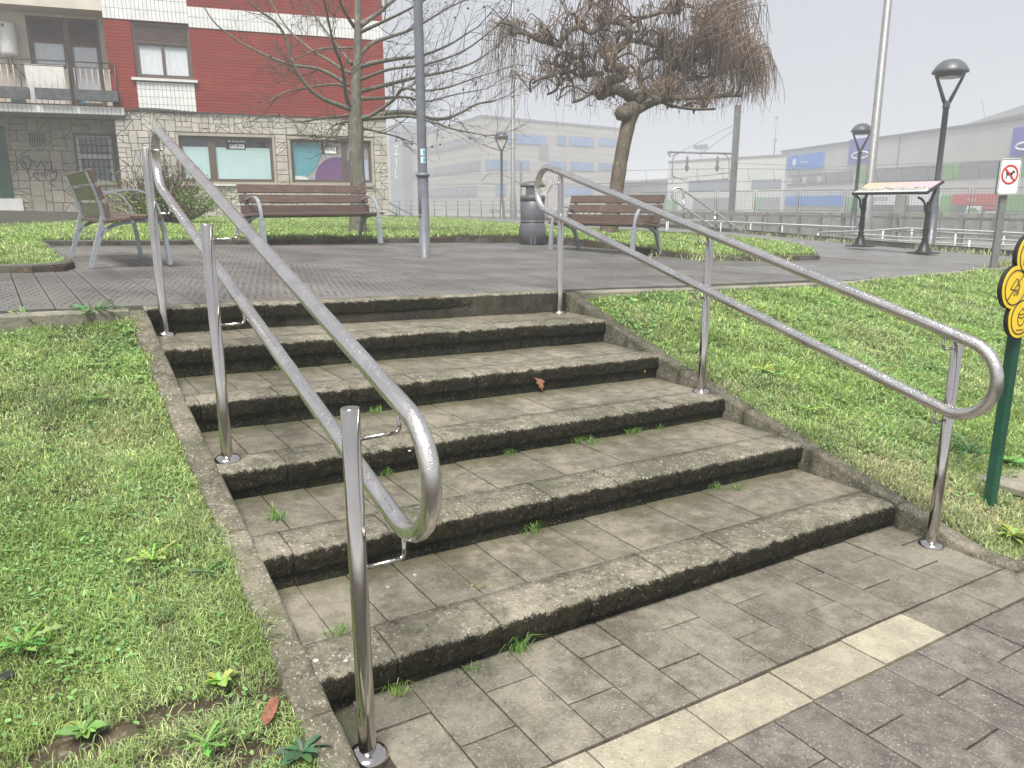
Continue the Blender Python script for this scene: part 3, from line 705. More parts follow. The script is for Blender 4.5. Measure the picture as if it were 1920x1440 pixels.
# stone cladding: individual stones
def crazy(u0, u1, z0, z1, r, out, amax):
    w, h = u1-u0, z1-z0
    if w*h < amax*r.uniform(.55, 1.35) or (w < .16 and h < .3) or (h < .14 and w < .32):
        if w < .03 or h < .03: return
        q = r.random()
        P = [(u0, z0), (u1, z0), (u1, z1), (u0, z1)]
        if q < .2 and .5 < w/h < 2: out += [[P[0], P[1], P[2]], [P[0], P[2], P[3]]]
        elif q < .36 and .5 < w/h < 2: out += [[P[0], P[1], P[3]], [P[1], P[2], P[3]]]
        elif q < .43: t = (u0+w*r.uniform(.3, .7), z1); out += [[P[0], t, P[3]], [P[0], P[1], t], [P[1], P[2], t]]
        else: out.append(P)
        return
    if (w > h*1.15) if r.random() < .85 else (w < h):
        c = u0+w*r.uniform(.32, .68); crazy(u0, c, z0, z1, r, out, amax); crazy(c, u1, z0, z1, r, out, amax)
    else:
        c = z0+h*r.uniform(.32, .68); crazy(u0, u1, z0, c, r, out, amax); crazy(u0, u1, c, z1, r, out, amax)
rs = random.Random(5); st = []
for a, b, c, d in ((0, 7.74, 3.60, 4.12), (0, .42, GZ, 3.6), (3.07, 3.42, 2.10, 3.6), (6.2, 7.74, GZ, 3.6), (.42, 6.2, GZ, 2.10)): crazy(a, b, c, d, rs, st, .088)
front = []
for P in st:
    area = abs(sum(P[i][0]*P[(i+1) % len(P)][1]-P[(i+1) % len(P)][0]*P[i][1] for i in range(len(P))))/2
    if area > .0035: front.append(P)
def stone(P, off, mat):
    q = inset(P if sum(P[i][0]*P[(i+1) % len(P)][1]-P[(i+1) % len(P)][0]*P[i][1] for i in range(len(P))) > 0 else P[::-1], .0085)
    c = Vector((sum(p[0] for p in q)/len(q), sum(p[1] for p in q)/len(q)))
    mb = MB(); mb.prism([(-(p[0]), p[1]) for p in q], fp(0, 0, off), -FU, FZ, -.0, .022+rs.uniform(0, .014), .006)
    return mb.build('stone', mat, bld)
side = []
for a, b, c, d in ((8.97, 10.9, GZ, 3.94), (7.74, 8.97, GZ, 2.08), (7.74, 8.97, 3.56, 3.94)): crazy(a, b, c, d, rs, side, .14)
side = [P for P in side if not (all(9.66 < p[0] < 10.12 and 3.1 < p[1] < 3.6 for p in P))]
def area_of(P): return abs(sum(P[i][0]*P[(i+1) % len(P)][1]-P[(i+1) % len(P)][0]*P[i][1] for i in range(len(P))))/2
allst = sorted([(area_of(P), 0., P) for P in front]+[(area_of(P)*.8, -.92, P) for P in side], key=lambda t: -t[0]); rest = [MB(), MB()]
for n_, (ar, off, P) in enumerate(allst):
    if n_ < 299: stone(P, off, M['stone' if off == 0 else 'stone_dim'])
    else:
        q = inset(P if sum(P[i][0]*P[(i+1) % len(P)][1]-P[(i+1) % len(P)][0]*P[i][1] for i in range(len(P))) > 0 else P[::-1], .008); rest[0 if off == 0 else 1].prism([(-p[0], p[1]) for p in q], fp(0, 0, off), -FU, FZ, 0, .022+rs.uniform(0, .012), .006)
rs_ = MB(); rs_.v = rest[0].v; rs_.f = rest[0].f; rs_.mi = rest[0].mi; rs_.sm = rest[0].sm
rs_.add(rest[1].v, rest[1].f, 1)
if rs_.v: rs_.build('small_stones', [M['stone'], M['stone_dim']], bld, kind='stuff')
# window surrounds and shop windows
def ring(mb, u0, u1, z0, z1, w, o0, o1, mi=0):
    fbox(mb, u0, u1, z1-w, z1, o0, o1, mi); fbox(mb, u0, u1, z0, z0+w, o0, o1, mi)
    fbox(mb, u0, u0+w, z0+w, z1-w, o0, o1, mi); fbox(mb, u1-w, u1, z0+w, z1-w, o0, o1, mi)
def clip(poly, u0, u1, z0, z1):
    for ax, v, s in ((0, u0, 1), (0, u1, -1), (1, z0, 1), (1, z1, -1)):
        out = []
        for i in range(len(poly)):
            a, b = poly[i-1], poly[i]; da, db = (a[ax]-v)*s, (b[ax]-v)*s
            if da >= 0: out.append(a)
            if da*db < 0: t = da/(da-db); out.append(tuple(a[k]+(b[k]-a[k])*t for k in (0, 1)))
        poly = out
        if len(poly) < 3: return []
    return poly
def decal(P, off, mat, parent, name):
    if len(P) < 3: return
    mb = MB(); mb.prism([(-p[0], p[1]) for p in P], fp(0, 0, off), -FU, FZ, 0, .003); return mb.build(name, mat, parent)
for key, (u0, u1, z0, z1) in wins.items():
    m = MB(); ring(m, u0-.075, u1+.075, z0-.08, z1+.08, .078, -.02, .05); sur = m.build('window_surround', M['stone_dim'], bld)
    m = MB(); ring(m, u0, u1, z0, z1, .085, -.13, -.05)
    mu = (5.13, 5.33) if key == 'A' else (1.27, 1.42)
    fbox(m, mu[0], mu[1], z0+.085, z1-.085, -.132, -.048); fr = m.build('shop_window', M['brownframe'], bld)
    for a, b in ((u0+.085, mu[0]), (mu[1], u1-.085)):
        m = MB(); fbox(m, a, b, z0+.085, z1-.085, -.098, -.092); m.build('pane', M['glass'], fr)
        if key == 'A': decal([(a, z0+.085), (b, z0+.085), (b, z1-.30), (a, z1-.30)], -.1, M['film'], fr, 'window_film')
        else:
            circ = lambda cu, cz, r: clip([(cu+math.cos(t*PI/18)*r, cz+math.sin(t*PI/18)*r) for t in range(36)], a, b, z0+.085, z1-.085)
            decal([(a, z0+.085), (b, z0+.085), (b, z1-.085), (a, z1-.085)], -.108, M['greyprint'], fr, 'window_film')
            decal(circ(2.92, 3.16, .86), -.1, M['teal'], fr, 'teal_disc'); decal(circ(1.58, 2.28, .70), -.0995, M['purple'], fr, 'purple_disc')
            decal(circ(.78, 2.5, .42), -.1, M['lilac'], fr, 'lilac_disc')
            if a > 1.4: decal([(b-.0, z0+.085), (b-.45, z0+.085), (b-.3, z0+.18), (b, z0+.2)], -.0995, M['white'], fr, 'white_scrap')
    m = MB(); fbox(m, u0, u1, z0, z1, -.6, -.58); m.build('dark_interior', M['darkroom'], bld)
    m = MB(); fbox(m, u0-.03, u1+.03, z0-.12, z0-.075, -.02, .085); m.build('sill', M['whiteframe'] if key == 'A' else M['stone_dim'], bld)
def poster(name, lab, u, z, w, h, lines):
    t = thing(name, lab, 'sign', fp(u, z, -.085))
    m = MB(); fbox(m, u-w/2, u+w/2, z-h/2, z+h/2, -.091, -.087, 0); m.build('backing', M['ink'], t)
    for k, (txt, zz, s, dark) in enumerate(lines):
        if dark: m = MB(); fbox(m, u-w/2+.04, u+w/2-.1 if k else u+w/2-.03, zz-s*.48, zz+s*.48, -.087, -.085); m.build('white_field', M['signwhite'], t)
        text_part(txt, s, fp(u-(.03 if not k else -.02), zz, -.085+(.0005 if dark else -.0015)), -FU, FZ, M['ink'] if dark else M['signwhite'], t, lift=.001, sx=.82, bold=.004)
    return t
poster('rent_sign', 'black and white SE ALQUILA sign behind the aqua filmed shop window', 4.55, 3.30, .56, .30, [('SE ALQUILA', 3.385, .115, False), ('679713914', 3.235, .12, True)])
poster('sale_sign', 'black and white SE VENDE sign in the window with teal and purple discs', 1.79, 3.25, .5, .36, [('SE VENDE', 3.36, .12, False), ('679713914', 3.24, .1, True), ('      ', 3.13, .1, True)])
# tile bands: real tiles with recessed joints, each band one piece of geometry
def tile_band(u0, u1, z0, z1, tw, th, off):
    g_ = MB(); fbox(g_, u0, u1, z0, z1, off-.01, off); go = g_.build('tile_grout', M['grout'], bld)
    m = MB(); nu = max(1, round((u1-u0)/tw)); nz = max(1, round((z1-z0)/th))
    for i in range(nu):
        for j in range(nz):
            a = u0+(u1-u0)*i/nu+.005; b = u0+(u1-u0)*(i+1)/nu-.005; c = z0+(z1-z0)*j/nz+.005; d = z0+(z1-z0)*(j+1)/nz-.005
            t = off+.008+rs.uniform(0, .003)
            m.add([fp(a, c, off), fp(b, c, off), fp(b, d, off), fp(a, d, off), fp(a, c, t), fp(b, c, t), fp(b, d, t), fp(a, d, t)], [(7, 6, 5, 4), (4, 5, 1, 0), (6, 7, 3, 2), (7, 4, 0, 3), (5, 6, 2, 1)])
    m.build('white_tile', M['tile_white'], go, kind='stuff')
tile_band(0, 5.56, 6.45, 7.0, .105, .275, .042); tile_band(5.56, 7.74, 6.54, 8.2, .105, .275, .042); tile_band(5.55, 7.07, 4.13, 4.93, .105, .20, .042)
tile_band(7.45, 14, 4.0, 4.215, .11, .215, .10)
# balcony
m = MB(); fbox(m, 7.46, 14, 3.99, 4.21, -.95, .088); m.build('balcony_slab', M['plaster'], bld)
m = MB(); fbox(m, 7.44, 14, 4.212, 4.24, -.95, .125); m.build('balcony_coping', plain('red_balcony_coping', (.16, .035, .03), .6), bld)
M['railing'] = plain('dark_railing_paint', (.05, .047, .045), .5); M['baluster'] = plain('pale_rusty_baluster', (.42, .38, .32), .6, 0, .3, 14)
rl = MB(); rl.tube([fp(7.58, 5.36, .07), fp(14, 5.36, .07)], .018, 6); rl.tube([fp(7.58, 5.22, .07), fp(14, 5.22, .07)], .012, 6); rl.tube([fp(7.58, 5.36, .07), fp(7.58, 5.36, -.9)], .018, 6); rl.tube([fp(7.58, 5.22, .07), fp(7.58, 5.22, -.9)], .012, 6)
rail = rl.build('railing', M['railing'], bld)
for i in range(26):
    m = MB(); u = 7.58+.145*i; main = i % 8 == 0
    m.tube([fp(u, 4.24, .07), fp(u, 5.36 if main else 5.22, .07)], .017 if main else .009, 5); m.build('baluster', M['railing'] if main else M['baluster'], rail)
for i in range(6): m = MB(); m.tube([fp(7.58, 4.24, -.08-.14*i), fp(7.58, 5.22, -.08-.14*i)], .009, 5); m.build('baluster', M['baluster'], rail)
M['planter'] = plain('grey_planter_plastic', (.085, .09, .095), .6, 0, .35, 6)
for (u0, u1, lab) in ((7.56, 8.62, 'dark grey planter trough at the right end of the balcony railing'), (8.72, 9.56, 'grey planter trough in the middle of the balcony railing'), (9.72, 10.7, 'grey planter trough nearest the water heater on the balcony')):
    m = MB(); P = [(-.1, 4.60), (.12, 4.62), (.10, 4.34), (-.08, 4.34)]
    m.prism([(b, a) for b, a in [(o, z) for o, z in P]], fp(u0, 0, .18), FN, FZ, 0, (u1-u0)); t = m.build('planter_box', M['planter'], None, at=fp(u0, 4.34, .18), label=lab, cat='planter', group='planters on the balcony railing')
m = MB(); fbox(m, 8.36, 8.52, 4.25, 4.31, .02, .16); fbox(m, 8.48, 8.55, 4.31, 4.48, .1, .14); m.build('spray_mop', M['sticker_blue'], None, at=fp(8.45, 4.25, .1), label='bright blue plastic thing lying under the balcony planters', cat='plastic tool')
m = MB(); fbox(m, 9.85, 10.2, 4.245, 4.33, .0, .1); m.build('teal_box', M['teal'], None, at=fp(10, 4.25, .1), label='small teal box under the left balcony planter', cat='box')
m = MB(); fbox(m, 8.9, 9.85, 4.262, 5.30, -.35, -.32); m.build('balcony_screen', M['whiteframe'], bld)
# balcony window and door, window over the stone wall
def shuttered(u0, u1, z0, z1, off, zs, parts, name='window'):
    m = MB(); ring(m, u0, u1, z0, z1, .07, off-.1, off-.03); fr = m.build(name, M['brownframe'], bld)
    m = MB(); k = 0; z = z1-.07
    while z > zs+.02: m.prism([(off-.055, z), (off-.035, z-.008), (off-.035, z-.034), (off-.055, z-.042)], fp(u0+.07, 0, 0), FN, FZ, 0, (u1-u0-.14)); z -= .044
    fbox(m, u0+.06, u1-.06, zs-.03, zs+.02, off-.07, off-.02); m.build('shutter', M['shutter'], fr)
    for a, b in parts:
        m = MB(); ring(m, a, b, z0+.06, zs-.02, .055, off-.09, off-.045); sa = m.build('sash', M['brownframe'], fr)
        m = MB(); fbox(m, a+.055, b-.055, z0+.115, zs-.075, off-.072, off-.066); m.build('pane', M['glass'], fr)
        m = MB(); n = 40
        for i in range(n+1):
            u = a+.04+(b-a-.08)*i/n; o = off-.102+.014*math.sin(i*1.9)+.006*math.sin(i*4.3)
            m.v += [tuple(fp(u, z0+.1, o)), tuple(fp(u, zs-.04, o))]
        for i in range(n): m.f.append((2*i+1, 2*i+3, 2*i+2, 2*i)); m.mi.append(0); m.sm.append(True)
        m.build('curtain', M['curtain'], fr)
    m = MB(); fbox(m, u0, u1, z0, z1, off-.27, off-.25); m.build('dark_interior', M['darkroom'], bld)
    return fr
shuttered(*W2, 0, 5.99, [(5.62, 6.33), (6.29, 6.99)])
m = MB(); fbox(m, 5.45, 7.18, 4.96, 5.03, -.05, .12); m.build('sill', M['whiteframe'], bld)
shuttered(8.82, 9.78, 5.30, 6.66, -.92, 6.05, [(8.88, 9.72)])
shuttered(7.97, 8.82, 4.30, 6.66, -.92, 6.0, [(8.04, 8.76)], 'balcony_door')
# barred window, vent grille, door, base, graffiti, cables
m = MB(); ring(m, BW[0], BW[1], BW[2], BW[3], .09, -1.02, -.96); fbox(m, BW[0]+.09, BW[1]-.09, 2.86, 2.98, -1.02, -.96); fr = m.build('window', M['whiteframe'], bld)
m = MB(); fbox(m, BW[0]+.09, BW[1]-.09, BW[2]+.09, BW[3]-.09, -1.0, -.995); m.build('pane', M['glass'], fr)
m = MB(); fbox(m, BW[0], BW[1], BW[2], BW[3], -1.19, -1.17); m.build('dark_interior', M['darkroom'], bld)
m = MB()
for i in range(8): u = BW[0]+.02+(BW[1]-BW[0]-.04)*i/7; m.tube([fp(u, BW[2]+.02, -.9), fp(u, BW[3]-.02, -.9)], .008, 5)
for j in range(7): z = BW[2]+.06+(BW[3]-BW[2]-.12)*j/6; m.tube([fp(BW[0]+.01, z, -.89), fp(BW[1]-.01, z, -.89)], .008, 5)
m.build('window_bars', M['black'], bld)
m = MB(); fbox(m, BW[0]-.05, BW[1]+.05, BW[2]-.07, BW[2], -.95, -.86); m.build('sill', M['stone_dim'], bld)
m = MB(); ring(m, 9.64, 10.14, 3.12, 3.58, .03, -.93, -.88); fbox(m, 9.64, 10.14, 3.12, 3.58, -.92, -.905); vg = m.build('vent_grille', M['stone_dim'], bld)
for i in range(7): m = MB(); fbox(m, 9.69+.06*i, 9.715+.06*i, 3.16, 3.54, -.905, -.885); m.build('vent_slot', M['black'], vg)
m = MB(); fbox(m, 10.66, 12, 1.3, 3.7, -.93, -.86); m.build('door', M['greendoor'], bld)
m = MB(); fbox(m, 10.45, 14, GZ-.2, 1.72, -.92, -.83); m.build('white_base', M['whiteframe'], bld)
m = MB()
for pts in ([(10.4, 2.75), (10.25, 2.9), (10.1, 2.75), (10.2, 2.55), (10.35, 2.6), (10.3, 2.8)], [(10.28, 2.75), (10.2, 2.3)], [(10.05, 2.8), (10.0, 2.6), (9.85, 2.75), (9.8, 2.45), (10.1, 2.4), (9.95, 2.2)], [(9.75, 2.7), (9.6, 2.75), (9.62, 2.45), (9.5, 2.5), (9.55, 2.3), (9.7, 2.2), (9.6, 2.05)], [(9.9, 2.35), (9.75, 2.4), (9.7, 2.55)], [(10.5, 2.62), (10.45, 2.72), (10.2, 2.7)]):
    m.tube(smooth_path([fp(u, z, -.885) for u, z in pts], 5), .014, 4)
m.build('graffiti', M['graffiti'], bld)
m = MB()
for k, dz in enumerate((0, .035, -.03)):
    m.tube(smooth_path([fp(14, 3.93-dz, .06), fp(8.6, 3.92-dz*.5, .06), fp(7.5, 3.95, .08), fp(7.3, 4.16+dz*.5, .07), fp(6.6, 4.18+dz, .07), fp(5.4, 4.13+dz*.6, .07), fp(3, 4.14, .05), fp(1.5, 4.11, .05), fp(0, 4.12, .05)], 6), .012, 5)
m.build('facade_cable', M['black'], bld)
# water heater on the balcony wall
wh = thing('water_heater', 'white cylindrical water heater hung on the balcony wall', 'water heater', fp(10.22, 5.5, -.68))
m = MB(); m.lathe([(0, 6.42), (.12, 6.41), (.2, 6.37), (.215, 6.3), (.215, 5.62), (.2, 5.55), (.12, 5.52), (0, 5.51)], fp(10.22, 0, -.68), 24); m.build('tank', M['white'], wh)
m = MB(); m.lathe([(0, .01), (.045, .008), (.05, 0)], (0, 0, 0), 16); tb = MB()
tb.lathe([(0, 0), (.05, 0)], (0, 0, 0), 4)
m = MB(); m.tube([fp(10.26, 6.28, -.47), fp(10.26, 6.28, -.455)], .045, 14); m.build('dial', M['galv'], wh)
m = MB(); m.tube(smooth_path([fp(10.2, 5.52, -.68), fp(10.15, 5.3, -.7), fp(9.95, 5.0, -.78), fp(9.85, 4.6, -.82)], 5), .014, 6); m.tube([fp(10.28, 5.52, -.68), fp(10.28, 5.1, -.75)], .012, 6); m.build('pipe', M['black'], wh)
# ================================================================== FAR SIDE OF THE RAILWAY (all seen through mist)
M['panel_beige'] = plain('beige_cladding_panel', (.375, .352, .315), .8, 0, .1, .35, streak=(.3, .3, 3.5), rand=.1)
M['panel_grey'] = plain('dark_grey_cladding_band', (.19, .195, .21), .6, 0, .1, .3)
M['bluewin'] = plain('blue_reflecting_pane', (.13, .22, .42), .15, 0, .2, .4, spec=.8)
M['winframe'] = plain('grey_window_frame', (.22, .23, .25), .5)
M['warepane'] = plain('grey_blue_pane', (.15, .18, .22), .2)
M['panel_pale'] = plain('pale_grey_cladding', (.50, .50, .47), .75, 0, .06, .25)
M['panel_green'] = plain('soft_green_cladding', (.17, .36, .12), .7, 0, .08, .3)
M['blue'] = plain('bright_blue_sign', (.03, .20, .62), .5, 0, .04, .5)
M['violet'] = plain('violet_blue_sign', (.10, .10, .42), .5, 0, .05, .5)
M['red'] = plain('red_shop_sign', (.55, .035, .035), .5, 0, .05, .5)
M['white_far'] = plain('white_sign_board', (.75, .75, .76), .6, 0, .03, .5)
class Face:                                                         # a vertical facade through two surveyed points
    def __init__(s, pa, pb, z0=-.4):
        s.o = Vector((pa.x, pa.y, 0)); d = Vector((pb.x-pa.x, pb.y-pa.y, 0)); s.L = d.length; s.u = d.normalized()
        s.n = Vector((s.u.y, -s.u.x, 0)); s.n = s.n if (CAM-s.o).dot(s.n) > 0 else -s.n; s.flip = s.u.cross(Vector((0, 0, 1))).dot(s.n) < 0
    def at(s, px, py, off=0.):
        p = meet(px, py, s.o+s.n*off, s.n); return (p-s.o).dot(s.u), p.z
    def p(s, u, z, off=0.): return s.o+s.u*u+s.n*off+Vector((0, 0, z))
    def box(s, mb, u0, u1, z0, z1, o0, o1): return mb.box(s.p((u0+u1)/2, (z0+z1)/2, (o0+o1)/2), (abs(u1-u0), abs(o1-o0), abs(z1-z0)), (s.u, s.n, Vector((0, 0, 1))))
    def pbox(s, mb, x0, y0, x1, y1, o0, o1):                        # by surveyed corners
        a, b = s.at(x0, y0), s.at(x1, y1); return s.box(mb, a[0], b[0], b[1], a[1], o0, o1)
# ---- beige office block with blue window bands
ob = thing('office_building', 'beige panelled office block with blue window bands fading into mist', 'building', sight(903, 405, 100))
R_ = Face(sight(903, 300, 100), sight(1168, 300, 118)); L_ = Face(sight(903, 300, 100), sight(757, 300, 138))
ztop = R_.at(903, 219)[1]
cor, re_, le_ = R_.p(0, 0), R_.p(R_.L, 0), L_.p(L_.L, 0); bk_ = re_+(le_-cor)
for z0, z1, nm, mt, g_ in ((-.6, ztop, 'wall', 'panel_beige', 0), (ztop, ztop+.25, 'parapet', 'panel_grey', .08)):
    ce = (cor+bk_)/2; m = MB(); m.prism([tuple(((p-ce)*(1+g_/15)+ce).xy) for p in (cor, re_, bk_, le_)], (0, 0, 0), (1, 0, 0), (0, 1, 0), z0, z1); m.build(nm, M[mt], ob)
for (x0, y0, x1, y1, n) in ((953, 251, 1023, 272, 7), (1046, 255, 1060, 272, 2), (1068, 256, 1112, 275, 5), (1124, 259, 1164, 275, 4), (912, 300, 950, 318, 4), (957, 301, 991, 318, 4), (1028, 303, 1060, 318, 3), (1070, 304, 1112, 320, 4), (1122, 306, 1154, 319, 3), (931, 346, 947, 366, 2), (1060, 350, 1110, 366, 4)):
    a, b = R_.at(x0, y0), R_.at(x1, y1); z1, z0 = a[1], b[1]
    m = MB(); R_.box(m, a[0]-.2, b[0]+.2, z0-.15, z1+.15, -.05, .05); w = m.build('window', M['winframe'], ob)
    for i in range(n):
        c = a[0]+(b[0]-a[0])*i/n; m = MB(); R_.box(m, c+.08, c+(b[0]-a[0])/n-.08, z0, z1, .05, .09); m.build('pane', M['bluewin'], w)
m = MB(); a, b = R_.at(1010, 268), R_.at(1028, 300); R_.box(m, a[0], b[0], b[1], a[1], 0, .08); m.build('grey_panel', M['panel_grey'], ob)
for (x0, y0, x1, y1) in ((798, 263, 892, 283), (772, 311, 902, 330), (797, 349, 894, 368)):
    a, b = L_.at(x1, y0), L_.at(x0, y1); zc = L_.at(x1, (y0+y1)/2)[1]
    za, zb = L_.at(x1, {263: 253, 311: 300, 349: 348}[y0])[1], L_.at(x1, {263: 271, 311: 319, 349: 368}[y0])[1]
    m = MB(); L_.box(m, a[0], b[0], zb, za, 0, .08); band = m.build('window_band', M['panel_grey'], ob)
    for i in range(9): c = a[0]+(b[0]-a[0])*(i+.5)/9; m = MB(); L_.box(m, c-.9, c+.9, zb+.3, za-.3, .08, .12); m.build('pane', M['winframe'], band)
for F in (R_, L_):                                                  # thin joints between the cladding courses
    m = MB()
    for i in range(1, 14): z = -.4+(ztop+.4)*i/14; F.box(m, .1, F.L-.1, z-.025, z+.025, 0, .02)
    m.build('cladding_joint', M['panel_beige'], ob, kind='stuff')
tw = thing('stair_tower', 'blue grey tower with pale vertical letters beside the beige office block', 'building', sight(748, 400, 135))
T_ = Face(sight(758, 300, 132), sight(729, 300, 135))
m = MB(); a, b = T_.at(758, 233), T_.at(739, 372); T_.box(m, a[0], b[0], -.6, a[1], -6, .6); m.build('shaft', M['panel_grey'], tw)
m = MB(); a, b = T_.at(739, 262), T_.at(722, 372); T_.box(m, a[0], b[0]+14, -.6, a[1], -6, 0); m.build('wall', M['panel_beige'], tw)
for k, ch in enumerate(('Z', 'I', 'L')):
    c = T_.at(749, 283+22*k); text_part(ch, 2.2, T_.p(c[0], c[1], .6), -T_.u if T_.flip else T_.u, (0, 0, 1), M['white_far'], tw, lift=.05)
# ---- commercial building on the right
cb = thing('commercial_building', 'pale grey commercial shed with green panels and coloured shop signs across the tracks', 'building', sight(1465, 408, 98))
B_ = Face(sight(1465, 300, 98), sight(1925, 300, 59)); zr_ = B_.at(1465, 286)[1]
m = MB(); B_.box(m, 0, B_.L+40, -.6, zr_, -30, 0); m.build('wall', M['panel_pale'], cb)
m = MB(); B_.box(m, -.15, B_.L+40, zr_, zr_+.22, -30, .15); m.build('roof_edge', M['panel_grey'], cb)
m = MB(); a, b = B_.at(1688, 250), B_.at(1691, 300); B_.box(m, a[0], a[0]+.2, 4.4, zr_, 0, .02); m.build('panel_joint', M['panel_grey'], cb)
def face_part(F, x0, y0, x1, y1, name, mat, par, o0=0., o1=.06):
    m = MB(); F.pbox(m, x0, y0, x1, y1, o0, o1); return m.build(name, mat, par)
# upper band
za, zb = B_.at(1478, 329)[1], B_.at(1478, 350)[1]
def uu(px): return B_.at(px, 340)[0]
for (x0, x1, mt) in ((1478, 1600, 'panel_grey'), (1605, 1632, 'panel_green'), (1640, 1768, 'panel_grey'), (1768, 1796, 'panel_green'), (1796, 1900, 'panel_grey'), (1900, 1960, 'panel_green')):
    m = MB(); B_.box(m, uu(x0), uu(x1), zb, za, 0, .05); band = m.build('window_band' if mt == 'panel_grey' else 'green_panel', M[mt], cb)
    if x0 == 1478:
        for i in range(9): c = uu(x0)+(uu(1562)-uu(x0))*(i+.5)/9; m = MB(); B_.box(m, c-.72, c+.72, zb+.3, za-.3, .05, .09); m.build('pane', M['winframe'] if i % 3 else M['panel_pale'], band)
# ground floor band
z1, z0 = B_.at(1480, 371)[1], -.4
def ub(px): return B_.at(px, 390)[0]
for (x0, x1, mt, nm) in ((1427, 1440, 'panel_green', 'green_panel'), (1585, 1628, 'panel_green', 'green_panel'), (1628, 1760, 'panel_grey', 'shop_front'), (1760, 1790, 'panel_green', 'green_panel'), (1790, 1870, 'panel_grey', 'shop_front'), (1870, 1960, 'panel_green', 'green_panel')):
    if x0 < 1465: continue
    m = MB(); B_.box(m, ub(x0), ub(x1), z0, z1, 0, .05); m.build(nm, M[mt], cb)
m = MB(); B_.box(m, ub(1477), ub(1580), z0, z1-2.0, 0, .05); sf = m.build('shop_front', M['panel_grey'], cb)
for i in range(6): c = ub(1480)+(ub(1578)-ub(1480))*(i+.5)/6; m = MB(); B_.box(m, c-1.5, c+1.5, z0+.6, z1-2.3, .05, .09); m.build('pane', M['film'] if i % 2 else M['bluewin'], sf)
def sign(name, lab, x0, y0, x1, y1, mat, txt=None, tcol='white_far', th=.35, cat='sign', group='shop signs on the commercial building', sx=1.):
    a, b = B_.at(x0, y0), B_.at(x1, y1)
    t = thing(name, lab, cat, B_.p((a[0]+b[0])/2, b[1], .15), group)
    m = MB(); B_.box(m, a[0], b[0], b[1], a[1], .06, .22); m.build('board', M[mat], t)
    if txt: text_part(txt, (a[1]-b[1])*th, B_.p((a[0]+b[0])/2, (a[1]+b[1])/2, .22), -B_.u if B_.flip else B_.u, (0, 0, 1), M[tcol], t, lift=.03, sx=sx)
    return t, a, b
t, a, b = sign('shop_sign', 'bright blue sign high on the pale wall with small white mark and lettering', 1480, 293, 1545, 314, 'blue', 'Mapuetxegi', th=.24)
m = MB(); m.tube([B_.p(a[0]+(b[0]-a[0])*.22, (a[1]+b[1])/2, .23), B_.p(a[0]+(b[0]-a[0])*.22, (a[1]+b[1])/2, .26)], .45, 12); m.build('emblem', M['white_far'], t)
for o in t.children:
    if o.type == 'FONT': o.location += B_.u*1.3
for (x0, y0, x1, y1, lab) in ((1597, 262, 1640, 304, 'violet blue sign with white oval ring behind the tall thin pole'), (1905, 240, 1965, 288, 'violet blue sign with white swoosh at the right edge of the view')):
    t, a, b = sign('shop_sign', lab, x0, y0, x1, y1, 'violet')
    cu, cz = a[0]+(b[0]-a[0])*.5, b[1]+(a[1]-b[1])*.32; rx, rz = (b[0]-a[0])*.34, (a[1]-b[1])*.13
    m = MB(); m.tube([B_.p(cu+math.cos(i*PI/14)*rx, cz+math.sin(i*PI/14)*rz, .24) for i in range(28)], .09, 4, closed=True); m.build('oval_ring', M['white_far'], t)
sign('shop_sign', 'long bright blue fascia sign above the shop windows behind the mesh fence', 1476, 368.5, 1580, 386, 'blue')
sign('shop_sign', 'white REVIDERM sign seen under the tilted information panel', 1634, 364, 1680, 384, 'white_far', 'REVIDERM', 'panel_grey', .55, sx=.86)
sign('shop_sign', 'plain white sign right of the REVIDERM sign under the panel', 1700, 365, 1762, 385, 'white_far')
sign('shop_sign', 'red shop sign with white italic lettering beside the no dogs sign', 1790, 365, 1868, 384, 'red', 'Eurom', 'white_far', .5)
t, a, b = sign('shop_sign', 'white poster with a green car shape below the red sign', 1816, 386, 1842, 403, 'white_far')
m = MB(); cu, cz = (a[0]+b[0])/2, (a[1]+b[1])/2; w, h = (b[0]-a[0])*.4, (a[1]-b[1])*.3
pol = [(-w, -h*.4), (-w, h*.1), (-w*.6, h*.3), (-w*.3, h), (w*.4, h), (w*.7, h*.3), (w, 0), (w, -h*.5)]
m.prism([(p[0]*(1 if not B_.flip else -1), p[1]) for p in pol], B_.p(cu, cz, .225), B_.u if not B_.flip else -B_.u, (0, 0, 1), 0, .04); m.build('car_shape', M['panel_green'], t)
sign('shop_sign', 'small red and white placard right of the green car poster', 1846, 387, 1866, 392, 'red'); sign('shop_sign', 'small white placard under the red placard beside the car poster', 1852, 396, 1866, 401, 'white_far')
t = thing('roof_structure', 'grey sloped roof storey on top of the commercial building', 'building', sight(1860, 222, 75))
Q_ = Face(sight(1809, 240, 78), sight(1960, 240, 64))
m = MB(); a = Q_.at(1809, 236); Q_.box(m, 0, Q_.L, zr_, a[1]-.0, -14, 0); m.build('wall', M['panel_pale'], t)
m = MB(); m.prism([(0, 0), (Q_.L, 0), (Q_.L, .9), (0, .1)], Q_.p(0, a[1], 0), Q_.u, (0, 0, 1), .2, -14) if Q_.u.cross(Vector((0, 0, 1))).dot(Q_.n) > 0 else m.prism([(0, 0), (Q_.L, 0), (Q_.L, .9), (0, .1)], Q_.p(0, a[1], 0), Q_.u, (0, 0, 1), -.2, 14); m.build('roof', M['panel_pale'], t)
